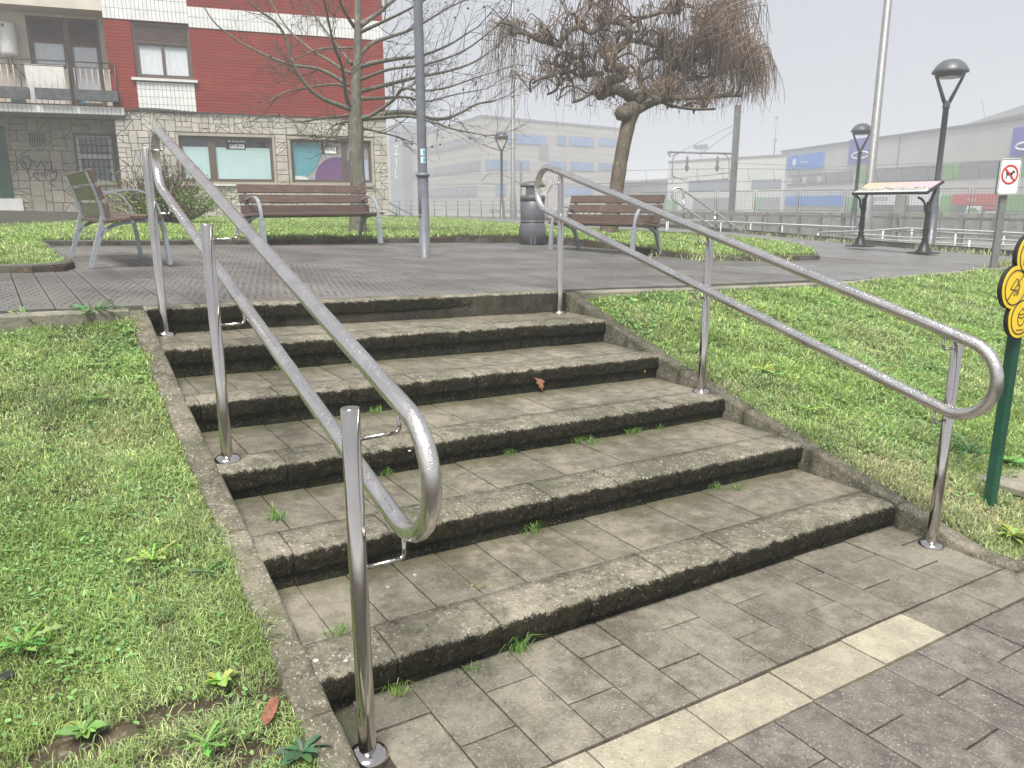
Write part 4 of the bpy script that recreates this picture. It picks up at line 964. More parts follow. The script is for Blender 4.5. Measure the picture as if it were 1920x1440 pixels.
# lower block at the left of it
lb = thing('warehouse', 'long low pale grey warehouse behind the railway mast', 'building', sight(1350, 400, 105))
W_ = Face(sight(1253, 320, 112), sight(1466, 320, 97)); zw = W_.at(1400, 296)[1]
m = MB(); W_.box(m, 0, W_.L+.5, -.6, zw, -25, 0); m.build('wall', M['panel_pale'], lb)
m = MB(); W_.box(m, -.1, W_.L+.5, zw, zw+.2, -25, .1); m.build('roof_edge', M['panel_grey'], lb)
for (x0, y0, x1, y1, nm, mt) in ((1292, 338, 1372, 356, 'window', 'winframe'), (1410, 337, 1465, 353, 'window', 'winframe'), (1425, 370, 1461, 408, 'roller_door', 'winframe'), (1415, 370, 1424, 408, 'green_panel', 'panel_green'), (1300, 371, 1372, 405, 'dark_opening', 'panel_grey'), (1250, 375, 1270, 405, 'green_panel', 'panel_green')):
    w = face_part(W_, x0, y0, x1, y1, nm, M[mt], lb)
    if nm == 'window':
        a, b = W_.at(x0, y0), W_.at(x1, y1)
        for i in range(6): c = a[0]+(b[0]-a[0])*(i+.5)/6; h_ = (b[0]-a[0])/12-.08; m = MB(); W_.box(m, c-h_, c+h_, b[1]+.12, a[1]-.12, .06, .1); m.build('pane', M['warepane'], w)
fl = thing('floodlight_rig', 'small cluster of three floodlights on the warehouse roof', 'floodlight', W_.p(10, zw, -2))
c = W_.at(1306, 296)
m = MB(); m.tube([W_.p(c[0], zw, -1), W_.p(c[0], zw+1.6, -1)], .05, 5); m.tube([W_.p(c[0]-1, zw+1.6, -1), W_.p(c[0]+1, zw+1.6, -1)], .04, 5); m.build('mast', M['winframe'], fl)
for i in (-.85, 0, .85): m = MB(); W_.box(m, c[0]+i-.28, c[0]+i+.28, zw+1.65, zw+2.15, -.9, -.5); m.build('floodlight', M['panel_grey'], fl)
an = MB(); c = W_.at(1424, 296); an.tube([W_.p(c[0], zw, -3), W_.p(c[0], zw+5.4, -3)], .07, 5); an.box(W_.p(c[0], zw+2.2, -3), (.5, .2, .2)); an.box(W_.p(c[0], zw+5, -3), (.5, .15, .25)); an.build('roof_aerial', M['winframe'], None, at=W_.p(c[0], zw, -3), label='thin aerial mast on the warehouse roof left of the blue sign', cat='aerial')
an = MB(); p = Q_.p(Q_.at(1836, 240)[0], 0, -1); an.tube([Vector((p.x, p.y, zr_)), sight(1841, 184, (p-CAM).dot(FW))], .06, 5); an.build('roof_aerial', M['winframe'], None, at=(p.x, p.y, zr_), label='thin aerial rising from the sloped roof storey at right', cat='aerial')
low_ = thing('low_shed', 'low blurred shed with pale gable between office block and warehouse', 'building', sight(1205, 395, 118))
S_ = Face(sight(1168, 350, 125), sight(1255, 350, 113)); m = MB(); S_.box(m, -2, S_.L, -.5, S_.at(1200, 341)[1], -12, 0); m.build('wall', M['panel_grey'], low_)
m = MB(); S_.box(m, -2, S_.L, S_.at(1200, 341)[1], S_.at(1200, 337)[1], -12, .3); m.build('roof', M['panel_pale'], low_)

# ================================================================== RAILWAY EDGE
PA, PB_ = sight(1235, 400, 50), sight(2010, 400, 36)
V_ = Face(PA, PB_); zt_ = V_.at(1500, 397)[1]
pw = thing('platform_wall', 'grey stained concrete retaining wall under the mesh fence', 'wall', Vector((PA.x, PA.y, -.35)))
n = 12
for i in range(n): m = MB(); V_.box(m, V_.L*i/n+.02, V_.L*(i+1)/n-.02, -.6, zt_-.02*(i % 2), -.6, 0); m.build('wall_panel', M['oldwall'], pw)
m = MB(); V_.box(m, -30, V_.L+5, -.7, zt_-.5, -14, -.65); m.build('platform', M['oldwall'], pw)
for px in (1310, 1494, 1690, 1882):
    c = V_.at(px, 390)[0]
    if px == 1690:
        m = MB(); V_.box(m, c-.25, c+.25, -.5, V_.at(px, 366)[1], .0, .4); m.build('concrete_pillar', M['oldwall'], None, at=V_.p(c, -.4, .2), label='square concrete pillar standing before the mesh fence under the panel', cat='pillar')
    else: m = MB(); V_.box(m, c-.28, c+.28, -.5, zt_, 0, .22); m.build('buttress', M['oldwall'], pw)
M['meshwire'] = plain('grey_fence_wire', (.10, .102, .105), .5, .3)
fence = thing('mesh_fence', 'grey steel fence of framed wire mesh panels on the platform wall', 'fence', V_.p(0, zt_, -.2))
zf0, zf1 = zt_+.02, V_.at(1500, 357)[1]
px = [1200, 1262, 1340, 1412, 1494, 1582, 1682, 1700, 1816, 1945, 2060]
for x0, x1 in zip(px[:-1], px[1:]):
    if x0 == 1682: continue
    a, b = V_.at(x0, 390)[0]+.14, V_.at(x1, 390)[0]-.14
    m = MB(); pts = [V_.p(a, zf0+.06, -.2), V_.p(b, zf0+.06, -.2), V_.p(b, zf1, -.2), V_.p(a, zf1, -.2)]
    m.tube(pts, .03, 4, closed=True, smooth=False); fp_ = m.build('mesh_panel', M['meshwire'], fence)
    m = MB(); k = int((b-a)/.16)
    for i in range(1, k): u = a+(b-a)*i/k; m.box(V_.p(u, (zf0+zf1)/2+.03, -.2), (.009, .009, zf1-zf0-.06), (V_.u, V_.n, Vector((0, 0, 1))))
    for i in range(1, 8): z = zf0+.06+(zf1-zf0-.06)*i/8; m.box(V_.p((a+b)/2, z, -.2), (b-a, .009, .009), (V_.u, V_.n, Vector((0, 0, 1))))
    m.build('wire_mesh', M['meshwire'], fp_, kind='stuff')
for x0 in px: c = V_.at(x0, 390)[0]; m = MB(); m.tube([V_.p(c, zf0-.1, -.2), V_.p(c, zf1+.03, -.2)], .03, 5); m.build('fence_post', M['meshwire'], fence)
# long concrete post and rail fence along the track
cf = thing('concrete_fence', 'old concrete post and rail fence running along the railway', 'fence', sight(1560, 440, 33))
f0, f1 = sight(1960, 412, 22.5), sight(860, 392.5, 128)
dv = (f1-f0); Lf = dv.length; nf = int(Lf/1.55)
for i in range(nf+1):
    p = f0.lerp(f1, i/nf); m = MB(); m.box((p.x, p.y, p.z-.42), (.14, .14, 1.06)); m.build('fence_post', M['oldwall'], cf)
for q in range(0, nf, 4):
    a, b = f0.lerp(f1, q/nf), f0.lerp(f1, min(nf, q+4)/nf)
    for dz in (-.02, -.5): m = MB(); m.tube([a+Vector((0, 0, dz)), b+Vector((0, 0, dz))], .065, 4, smooth=False); m.build('fence_rail', M['oldwall'], cf)
lf = thing('picket_fence', 'thin grey post fence in the mist before the office block', 'fence', sight(840, 400, 60))
for i in range(13):
    x = 726+22*i; p = sight(x, 376, 62-.3*i); m = MB(); m.tube([Vector((p.x, p.y, -.3)), p], .045, 5); m.build('fence_post', M['meshwire'], lf)
for y in (377, 385, 393): m = MB(); m.tube([sight(726, y, 62), sight(990, y, 58.4)], .014, 4); m.build('fence_wire', M['meshwire'], lf)
# masts, cantilevers and wires
M['mast'] = plain('grey_rail_mast', (.16, .157, .152), .6, .2, .15, 3, dirt=.3)
cm = thing('railway_mast', 'tall grey catenary mast with a long arm and hanging frames', 'railway mast', Vector((*sight(1376, 400, 48).xy, -.4)))
D = 48
def sp(x, y, d=D): return sight(x, y, d)
m = MB()
b0, b1 = sp(1374, 400), sp(1381, 200)
for s in (-1, 1): m.box(((b0.x+b1.x)/2+RT.x*.11*s, (b0.y+b1.y)/2+RT.y*.11*s, (b1.z-.6)/2), (.06, .22, b1.z+.6))
m.box(((b0.x+b1.x)/2, (b0.y+b1.y)/2, (b1.z-.6)/2), (.2, .05, b1.z+.6)); m.build('mast_column', M['mast'], cm)
m = MB(); m.tube([sp(1373, 288), sp(1252, 285)], .06, 6); m.tube([sp(1252, 286), sp(1256, 294), sp(1257, 285)], .05, 4); m.build('arm', M['mast'], cm)
m = MB(); m.tube([sp(1378, 233), sp(1257, 294)], .018, 4); m.tube([sp(1378, 243), sp(1310, 291)], .018, 4); m.build('stay_wire', M['mast'], cm)
for pts in ([(1272, 288), (1264, 292), (1261, 300), (1261, 330), (1265, 334)], [(1352, 288), (1362, 291), (1367, 300), (1367, 332), (1361, 337)]): m = MB(); m.tube(fillet([sp(*q) for q in pts], 0), .035, 5); m.build('hanging_frame', M['mast'], cm)
for x in (1289, 1346):
    m = MB(); ce = sp(x, 290); m.lathe([(.01, 0), (.03, -.1), (.1, -.2), (.04, -.3), (.12, -.42), (.05, -.55), (.14, -.8), (.01, -1.05)], ce, 8); m.build('insulator', M['mast'], cm)
m = MB()
for pts in ([(1265, 334), (1290, 336)], [(1262, 330), (1290, 342), (1360, 335)], [(1372, 322), (1320, 330)]): m.tube([sp(*q) for q in pts], .025, 4)
m.build('steady_arm', M['mast'], cm)
cm2 = thing('railway_mast', 'faint catenary mast with bent arms before the office block', 'railway mast', Vector((*sight(977, 400, 78).xy, -.4)))
S2 = lambda x, y: sight(x, y, 78)
m = MB(); p = S2(977, 304); m.box((p.x, p.y, (p.z-.6)/2), (.2, .2, p.z+.6)); m.build('mast_column', M['mast'], cm2)
m = MB(); m.tube([S2(902, 340), S2(917, 324), S2(940, 325), S2(976, 344)], .06, 5); m.tube([S2(915, 331), S2(920, 325)], .04, 5); m.tube([S2(902, 340), S2(928, 346)], .03, 4); m.build('arm', M['mast'], cm2)
wires = []
def wire(name, lab, pts, r, drops=None):
    m = MB(); P = [sight(*q) for q in pts]; m.tube(P, r, 4)
    w = m.build(name, M['mast'], None, at=P[0], label=lab, cat='railway wire', group='overhead railway wires')
    return w
w1 = [(600, 339, 110), (900, 327, 70), (1250, 318, 50), (1378, 316, 48), (1560, 318.5, 44), (1760, 314, 40), (1980, 306, 36)]
w2 = [(600, 352, 110), (900, 345, 72), (1250, 344, 50), (1378, 340, 48), (1560, 341, 44), (1760, 337, 40), (1980, 331, 36)]
wire('contact_wire', 'upper overhead railway wire running from the mast to the right edge', w1, .021); wire('contact_wire', 'lower overhead railway wire running from the mast to the right edge', w2, .021)
wire('contact_wire', 'slanting feeder wire sagging left of the mast towards the office block', [(740, 340, 90), (960, 347, 66), (1180, 343, 52), (1372, 324, 48)], .021)
wire('contact_wire', 'topmost overhead railway wire crossing the blue sign building', [(1378, 306, 48), (1560, 313, 44), (1760, 305, 40), (1980, 296, 36)], .016)
wire('contact_wire', 'lowest sagging wire in front of the office block ground floor', [(740, 343, 90), (960, 355, 66), (1180, 350, 52), (1372, 337, 48)], .018)
m = MB()
for i in range(14):
    x = 1210+48*i
    if abs(x-1378) < 14: continue
    ya, yb = np.interp(x, [q[0] for q in w1], [q[1] for q in w1]), np.interp(x, [q[0] for q in w2], [q[1] for q in w2]); d = np.interp(x, [q[0] for q in w1], [q[2] for q in w1]); m.tube([sight(x, ya, d), sight(x+3, yb, d)], .014, 4)
m.build('wire_dropper', M['mast'], None, at=sight(1400, 330, 47), label='short vertical droppers hung between the two long railway wires', cat='railway wire')
# pedestrian railings beside the ramp behind the plaza
rl = thing('ramp_railing', 'long pale tubular railing with three bars along the ramp behind the panel', 'railing', sight(1700, 470, 21))
def bar(pts, r, name='bar', par=None): m = MB(); m.tube([sight(*q) for q in pts], r*.72, 6); return m.build(name, M['rail_white'], par)
bar([(1534, 436, 23), (1640, 432, 22), (1700, 428, 21), (1790, 431, 20), (1930, 438, 18.5), (2050, 442, 17.5)], .032, par=rl); bar([(1534, 437, 23), (1600, 438, 22.4), (1700, 445, 21), (1800, 447, 20), (1930, 452, 18.5), (2050, 455, 17.5)], .027, par=rl)
bar([(1700, 433, 21), (1800, 437, 20), (1930, 444, 18.5), (2050, 448, 17.5)], .025, par=rl); bar([(1600, 445, 22.4), (1700, 452, 21), (1800, 457, 20), (1930, 461, 18.5), (2050, 466, 17.5)], .025, par=rl)
for x, d, y in ((1534, 23, 437), (1656, 22, 432), (1710, 21, 430), (1793, 20, 433), (1818, 19.6, 450), (1884, 19, 438), (1935, 18.4, 440)): m = MB(); p = sight(x, y, d); m.tube([Vector((p.x, p.y, -.1)), p], .03, 6); m.build('railing_post', M['rail_white'], rl)
r2 = thing('low_railing', 'thin pale single railing rising beyond the steps handrail', 'railing', sight(1450, 430, 25))
bar([(1240, 412, 28), (1320, 413.5, 27), (1440, 419, 25), (1605, 426, 23.5)], .028, par=r2); bar([(1395, 436, 24.5), (1536, 443, 23.4)], .024, par=r2)
for x, y in ((1253, 413), (1352, 420), (1408, 422), (1467, 426), (1250, 420)): m = MB(); p = sight(x, y-3, 25); m.tube([Vector((p.x, p.y, -.1)), p], .02, 5); m.build('railing_post', M['rail_white'], r2)
h2 = thing('steps_handrail', 'small steel handrail sloping down behind the right bench', 'handrail', sight(1282, 420, 19.5))
q = lambda x, y, d=19.5: sight(x, y, d)
m = MB(); m.tube(smooth_path([q(1393, 435), q(1344, 400), q(1283, 358), q(1272, 352.5), q(1264, 354), q(1260, 362), q(1262, 374), q(1282, 388), q(1344, 430)], 5), .026, 7); m.build('rail', M['rail'], h2)
for x, y0, y1 in ((1281.5, 425, 357), (1340.6, 432, 398)): m = MB(); m.tube([q(x, y0), q(x, y1)], .026, 7); m.build('post', M['steel'], h2)
h3 = thing('steps_handrail', 'small pale handrail sloping down just right of the apartment building', 'handrail', sight(743, 404, 31))
q = lambda x, y, d=31.: sight(x, y, d)
for (a, b) in (((722, 376), (774, 403)), ((722, 390), (746, 403))): m = MB(); m.tube([q(*a), q(*b)], .03, 6); m.build('rail', M['rail_white'], h3)
m = MB(); m.tube([q(743.5, 404), q(743.5, 388)], .025, 6); m.build('post', M['rail_white'], h3)
# ================================================================== HANDRAILS
def handrail(lab, xf, c0, c1, r, posts, side):
    t = thing('handrail', lab, 'handrail', (xf(1.4), 1.4, .4), 'steel handrails of the stairs')
    d = Vector((c1[0]-c0[0], c1[1]-c0[1])).normalized(); nn = Vector((-d.y, d.x))
    pts = []
    for i in range(15): a = PI/2+PI*i/14; v = Vector(c0)+(d*math.cos(a)+nn*math.sin(a))*r; pts.append(v)
    for k in range(1, 12): pts.append((Vector(c0)-nn*r).lerp(Vector(c1)-nn*r, k/12))
    for i in range(15): a = -PI/2+PI*i/14; v = Vector(c1)+(d*math.cos(a)+nn*math.sin(a))*r; pts.append(v)
    for k in range(1, 12): pts.append((Vector(c1)+nn*r).lerp(Vector(c0)+nn*r, k/12))
    m = MB(); m.tube([Vector((xf(p.x), p.x, p.y)) for p in pts], .0262, 20, closed=True); m.build('rail', M['rail'], t)
    sl = d.y/d.x
    for (x, y, z0, z1) in posts:
        m = MB(); R = .0247
        m.tube([(x, y, z0-.03), (x, y, z1-.002), (x, y, z1)], [R, R, R-.002], 24, cap=False)
        k = 24; m.add([(x+math.cos(2*PI*i/k)*(R-.002), y+math.sin(2*PI*i/k)*(R-.002), z1) for i in range(k)], [tuple(range(k))]); po = m.build('post', M['steel'], t)
        m = MB(); m.lathe([(R, .022), (.034, .02), (.047, .015), (.056, .007), (.058, 0), (.058, -.02)], (x, y, z0+.003), 28); m.build('base_flange', M['steel'], po)
        for off in (r, -r):
            zr2 = c0[1]+(y-c0[0])*sl + off/math.cos(math.atan(sl)); xr2 = xf(y); zb = zr2-.085; s = 1 if xr2 > x else -1
            if zb > z1: continue
            m = MB(); P = fillet([(x+s*R*.8, y, zb), (xr2, y, zb), (xr2, y+.0, zr2-.022)], .016, 6); m.tube(P, .0062, 8)
            m.build('bracket', M['steel'], po)
    return t
handrail('left steel tube handrail rising beside the near lawn, closest to the viewer', lambda y: .18, (-.27, .872), (3.11, 1.806), .173,
         [(.047, -.261, LOWZ(0), 1.055), (.058, 1.343, ZS[2], 1.475), (.083, 2.96, ZS[4], 1.87)], 1)
_p = meet(1049, 579, Vector((0, 2.94, 0)), Vector((0, 1, 0)))
handrail('right steel tube handrail standing against the sloping lawn with the yellow sign', lambda y: 2.825+.06*y, (-.33, .81), (3.115, 1.665), .165,
         [(2.93, -.245, LOWZ(2.93), .943), (3.005, 1.36, ZS[2]+CROSS*3.0, 1.36), (_p.x, 2.94, ZS[4]+CROSS*3.08, 1.76)], -1)

# ================================================================== BENCHES
def strip(path, x, w, th):                                          # flat bar following a path in the (y,z) plane
    m = MB(); n = len(path); P = [Vector(p) for p in path]; vs = []
    for i in range(n):
        t = (P[min(n-1, i+1)]-P[max(0, i-1)]).normalized(); q = Vector((-t.y, t.x)); ww = w[i] if hasattr(w, '__len__') else w; tt = th[i] if hasattr(th, '__len__') else th
        for (sx, sq) in ((-1, -1), (1, -1), (1, 1), (-1, 1)): c = P[i]+q*(tt/2*sq); vs.append((x+sx*ww/2, c.x, c.y))
    fs = []
    for i in range(n-1):
        for k in range(4): fs.append((i*4+k, i*4+(k+1) % 4, (i+1)*4+(k+1) % 4, (i+1)*4+k))
    fs += [(3, 2, 1, 0), tuple((n-1)*4+k for k in range(4))]
    m.add(vs, fs, 0, False); return m
def sp2(pts, sub=5): return [(v.x, v.y) for v in smooth_path([Vector((a, b, 0)) for a, b in pts], sub)]
def make_bench(lab, L, loc, rz, mossy=False):
    t = thing('park_bench', lab, 'bench', (0, 0, 0), 'brown slatted benches around the plaza')
    H = L/2
    for s in (-1, 1):
        x = s*(H-.10)
        fw_ = sp2([(-.30, 0), (-.285, .2), (-.27, .34), (-.24, .395), (-.17, .41)], 4); n = len(fw_)
        strip(fw_, x, [.075-.025*i/(n-1) for i in range(n)], [.03]*n).build('leg', M['alu'], t)
        rr = sp2([(.36, 0), (.29, .2), (.235, .36), (.215, .45), (.23, .58), (.30, .82)], 4); n = len(rr)
        strip(rr, x, .05, [.034 if i < 4 else .045 if i < n*.55 else .028 for i in range(n)]).build('back_support', M['alu'], t)
        strip(sp2([(-.19, .408), (-.05, .398), (.1, .375), (.2, .33), (.25, .27)], 4), x, .05, .028).build('seat_rail', M['alu'], t)
        strip(sp2([(.255, .62), (.12, .655), (-.02, .675), (-.13, .655), (-.2, .6), (-.25, .5), (-.275, .37)], 4), x, .045, .016).build('armrest', M['alu'], t)
    for (yc, zc, a) in ((.225, .50, .10), (.262, .645, .26), (.305, .785, .30)):
        m = MB(); ca, sa = math.cos(a), math.sin(a)
        m.cbox((0, yc-.035, zc), (L, .032, .118), (Vector((1, 0, 0)), Vector((0, ca, -sa)), Vector((0, sa, ca))), .005)
        b = m.build('back_slat', M['wood'], t)
        if mossy: m = MB(); m.cbox((0, yc-.035+.017*ca, zc-.017*sa), (L*.99, .003, .112), (Vector((1, 0, 0)), Vector((0, ca, -sa)), Vector((0, sa, ca))), .001); m.build('mossy_rear_face', M['wood_green'], b)
    for (yc, zc, a) in ((-.2, .437, .02), (-.07, .432, -.03), (.06, .42, -.08), (.165, .405, -.1)):
        m = MB(); ca, sa = math.cos(a), math.sin(a)
        m.cbox((0, yc, zc), (L, .112, .034), (Vector((1, 0, 0)), Vector((0, ca, sa)), Vector((0, -sa, ca))), .005); m.build('seat_slat', M['wood'], t)
    t.location = loc; t.rotation_euler = (0, 0, rz); return t
def bench_at(lab, L, pfront_l, pfront_r, **k):                       # front feet as the sitter's right / left
    a, b = Vector(pfront_l), Vector(pfront_r); d = (b-a); rz = math.atan2(d.y, d.x); c = (a+b)/2
    n = Vector((-math.sin(rz), math.cos(rz))); c = c+n*.30
    return make_bench(lab, L, (c.x, c.y, PLZ(c.x, c.y)), rz, **k)
b1 = bench_at('brown slatted bench seen side on at the left of the plaza, its back mossy green', 1.50, (.575, 5.74), (.49, 7.06), mossy=True)
b2 = bench_at('brown slatted bench facing the stairs in front of the bare tree', 1.99, (2.2, 8.66), (4.02, 8.88))
b3 = bench_at('dark brown slatted bench turned sideways beside the weeping tree and the bin', 1.80, (6.40, 7.88), (6.70, 6.30))
m = MB(); m.cbox((.86, .243, .79), (.06, .006, .03), None, .001); pl_ = m.build('name_plate', M['galv'], None); pl_.parent = b2

# ================================================================== LITTER BIN
bp = Vector((6.90, 9.12, 0)); bp.z = PLZ(bp.x, bp.y)
lb = thing('litter_bin', 'dark grey plastic litter bin with hooded top beside the right bench', 'litter bin', bp)
m = MB(); m.lathe([(.2, 0), (.232, .01), (.235, .26), (.228, .275), (.228, .285), (.205, .36), (.2, .37)], bp, 32); base = m.build('base', M['binplastic'], lb)
for s in (-1, 1):
    a = math.atan2(CAM.y-bp.y, CAM.x-bp.x)+.04+s*.13; m = MB(); c = bp+Vector((math.cos(a), math.sin(a), 0))*.232; m.cbox(c+Vector((0, 0, .125)), (.022, .03, .24), (Vector((math.cos(a), math.sin(a), 0)), Vector((-math.sin(a), math.cos(a), 0)), FZ), .006); m.build('base_rib', M['binplastic'], base)
m = MB(); m.lathe([(.2, .37), (.212, .38), (.212, .395), (.203, .40), (.206, .41), (.208, .72), (.2, .725)], bp, 32); m.build('body', M['binplastic'], lb)
m = MB(); m.lathe([(.2, .725), (.213, .73), (.213, .80), (.205, .815), (.13, .83), (.0, .83)], bp, 32)
m.lathe([(.0, .955), (.19, .955), (.208, .965), (.213, .985), (.2, 1.01), (.13, 1.045), (.06, 1.058), (0, 1.06)], bp, 32)
ca = math.atan2(CAM.y-bp.y, CAM.x-bp.x)
for s in (0, PI):
    m.lathe([(.1, .825), (.1, .96)], bp, 10, a0=ca+s-.8, a1=ca+s+.8); m.lathe([(.2, .81), (.188, .88), (.196, .96)], bp, 10, a0=ca+s-.62, a1=ca+s+.62)
    for e in (-.62, .62):
        q = ca+s+e; D2 = Vector((math.cos(q), math.sin(q), 0)); m.add([bp+D2*.09+FZ*.82, bp+D2*.2+FZ*.81, bp+D2*.196+FZ*.96, bp+D2*.09+FZ*.96], [(0, 1, 2, 3)])
m.build('hood', M['binplastic'], lb)
# ================================================================== TALL GREY LAMP POST IN FRONT
lp = Vector((3.62, 6.61, 0)); lp.z = PLZ(lp.x, lp.y)
tl = thing('lamp_post', 'tall blue grey lamp post standing alone in the middle of the plaza', 'lamp post', lp)
m = MB(); m.lathe([(.075, -.02), (.075, .0), (.0665, .006), (.0655, .95), (.062, .965)], lp, 28); sl_ = m.build('base_sleeve', M['pole'], tl)
m = MB(); m.lathe([(.06, .955), (.078, .958), (.086, .97), (.086, .982), (.078, .996), (.06, 1.0)], lp, 28); m.build('collar', M['pole'], tl)
m = MB(); m.lathe([(.0555, .99), (.054, 3), (.05, 6.4), (.0, 6.41)], lp, 28); pu = m.build('pole', M['pole'], tl)
a0 = math.atan2(CAM.y-lp.y, CAM.x-lp.x)
m = MB(); m.lathe([(.0665, .52), (.0685, .522), (.0685, .85), (.0665, .852)], lp, 5, a0=a0-1.0, a1=a0-.42); m.build('access_door', M['pole'], sl_)
m = MB(); m.lathe([(.0665, .48), (.0695, .482), (.0695, .52), (.0665, .522)], lp, 4, a0=a0-.95, a1=a0-.5); m.build('lock_cover', M['pole'], sl_)
for z, dz in ((1.20, .075), (1.115, .07)):
    m = MB(); m.lathe([(.0562, z), (.0562, z+dz)], lp, 8, a0=a0-.35, a1=a0+.75); s_ = m.build('sticker', M['sticker_white'], pu)
    m = MB(); m.lathe([(.0567, z+.008), (.0567, z+dz-.01)], lp, 6, a0=a0+.2, a1=a0+.7); m.build('blue_print', M['sticker_blue'], s_)
# ================================================================== STREET LAMPS WITH DOME HEADS
def street_lamp(lab, base, h, fac=0.):
    t = thing('street_lamp', lab, 'street lamp', base, 'dome headed street lamps'); b = Vector(base)
    m = MB(); m.lathe([(.16, -.02), (.16, .02), (.105, .03), (.10, .9), (.085, .93), (.06, 1.4), (.058, h-.98), (.075, h-.97), (.075, h-.95)], b, 18); m.build('pole', M['lamp'], t)
    ux = Vector((math.cos(fac), math.sin(fac), 0)); m = MB(); c = b+FZ*(h-.9)
    m.cbox(c, (.13, .1, .15), (ux, FZ.cross(ux), FZ), .02)
    for s in (-1, 1): m.tube([c+ux*(.05*s)+FZ*.04, c+ux*(.29*s)+FZ*.58], [.042, .03], 6)
    m.build('bracket', M['lamp'], t)
    m = MB(); m.lathe([(.0, h-.36), (.28, h-.355), (.29, h-.29), (.345, h-.275), (.355, h-.255), (.33, h-.2), (.26, h-.1), (.16, h-.025), (.07, h-.003), (0, h)], b, 28); m.build('dome', M['lamp'], t)
    m = MB(); m.lathe([(0, h-.375), (.22, h-.372), (.26, h-.36)], b, 24); m.build('lens', LENS if 'LENS' in globals() else plain('lamp_lens', (.45, .47, .5), .2), t)
    return t
vdir = math.atan2(RT.y, RT.x)
for lab, x, yf, yt, d in (('nearest dark street lamp with dome head rising behind the information panel', 1742, 468, 125, 17.), ('thin street lamp with dome head in front of the violet blue sign', 1597, 441, 236, 27.), ('misty street lamp with dome head between lamp post and thin pole', 941, 411, 250, 38.)):
    bb = sight(x, yf, d); bb.z = min(bb.z, sight(x, yf, d).z); tz = sight(x+(yf-yt)*(x-985)/6100, yt, d).z
    street_lamp(lab, bb, tz-bb.z, vdir)
for lab, x, yf, d, r in (('very tall thin grey pole right of the weeping tree crown edge', 1621, 440, 26., .155), ('tall thin grey pole left of the weeping tree beside the bin', 962, 411, 38., .12)):
    b = sight(x, yf, d); t = thing('light_pole', lab, 'pole', b, 'tall thin poles'); m = MB()
    m.lathe([(r*1.25, -.3), (r*1.2, 1.2), (r*.95, 1.25), (r*.6, 14), (0, 14.02)], b, 14); m.build('pole', M['galv'], t)
# ================================================================== INFORMATION PANEL
f1_, f2_ = on_plaza(1612, 463), on_plaza(1731, 475.5)
f1_ = sight(1612, 462, 15.7); f2_ = sight(1731, 475, 14.5)
ip = thing('information_panel', 'tilted information panel on two black ornate legs beside the path kerb', 'information panel', (f1_+f2_)/2)
ax_ = (f2_-f1_); ax_.z = 0; ax_.normalize(); nt_ = Vector((ax_.y, -ax_.x, 0)); nt_ = nt_ if nt_.dot(CAM-f1_) > 0 else -nt_
for f in (f1_, f2_):
    m = MB(); m.cbox(f+FZ*.01, (.46, .34, .025), (ax_, nt_, FZ), .008)
    m.lathe([(.17, .02), (.12, .06), (.08, .16), (.05, .24), (.06, .27), (.042, .3), (.05, .36), (.058, .42), (.045, .5), (.05, .55), (.042, .62), (.046, .72), (.06, .76), (.045, .8), (.045, .95)], f, 12)
    m.tube(smooth_path([f+FZ*.72+nt_*.03, f+FZ*.8+nt_*.1, f+FZ*.92+nt_*.13, f+FZ*1.0+nt_*.24, f+FZ*1.02+nt_*.33], 4), .022, 6)
    m.tube([f+FZ*.9, f+FZ*1.2-nt_*.16], .03, 6); m.build('leg', M['iron'], ip)
c = (f1_+f2_)/2; L2 = (f2_-f1_).xy.length+.24; zf = sight(1675, 363, (c-CAM).dot(FW)-.25).z
up_ = (FZ*.42-nt_*.9).normalized(); nb = ax_.cross(up_); nb = nb if nb.z > 0 else -nb
e = c.copy(); e.z = zf; e = e+nt_*.24+up_*.24
m = MB(); m.cbox(e, (L2, .50, .045), (ax_, up_, nb), .01); m.build('frame', M['iron'], ip)
def m_panel():
    m_, nt, b = new_mat('faded_panorama_print'); pos = n_pos(nt); tc = nt.nodes.new('ShaderNodeTexCoord'); sx = nt.nodes.new('ShaderNodeSeparateXYZ'); nt.links.new(tc.outputs['UV'], sx.inputs[0])
    c1 = n_mix(nt, sx.outputs[0], (.48, .385, .24), (.46, .335, .40)); c2 = n_mix(nt, n_map(nt, n_noise(nt, n_scale(nt, pos, (9, 9, 30)), 1.2, 6, .7), .4, .62), (.12, .15, .10), (.48, .46, .42))
    c3 = n_mix(nt, n_map(nt, n_math(nt, 'ADD', sx.outputs[1], n_math(nt, 'MULTIPLY', n_math(nt, 'SUBTRACT', n_noise(nt, pos, 5, 4), .5), .3)), .42, .5), c2, c1)
    c3 = n_mix(nt, n_map(nt, sx.outputs[1], .12, .16), (.5, .52, .5), c3)
    nt.links.new(c3, b.inputs['Base Color']); b.inputs['Roughness'].default_value = .25; return m_
m = MB(); h_ = .22; w_ = L2/2-.04
vv = [e+ax_*(-w_)+up_*(-h_)+nb*.026, e+ax_*w_+up_*(-h_)+nb*.026, e+ax_*w_+up_*h_+nb*.026, e+ax_*(-w_)+up_*h_+nb*.026]
m.add(vv, [(0, 1, 2, 3)]); pr = m.build('printed_face', m_panel(), ip)
uv = pr.data.uv_layers.new(name='UVMap')
for i, q in enumerate(((0, 0), (1, 0), (1, 1), (0, 1))): uv.data[i].uv = q
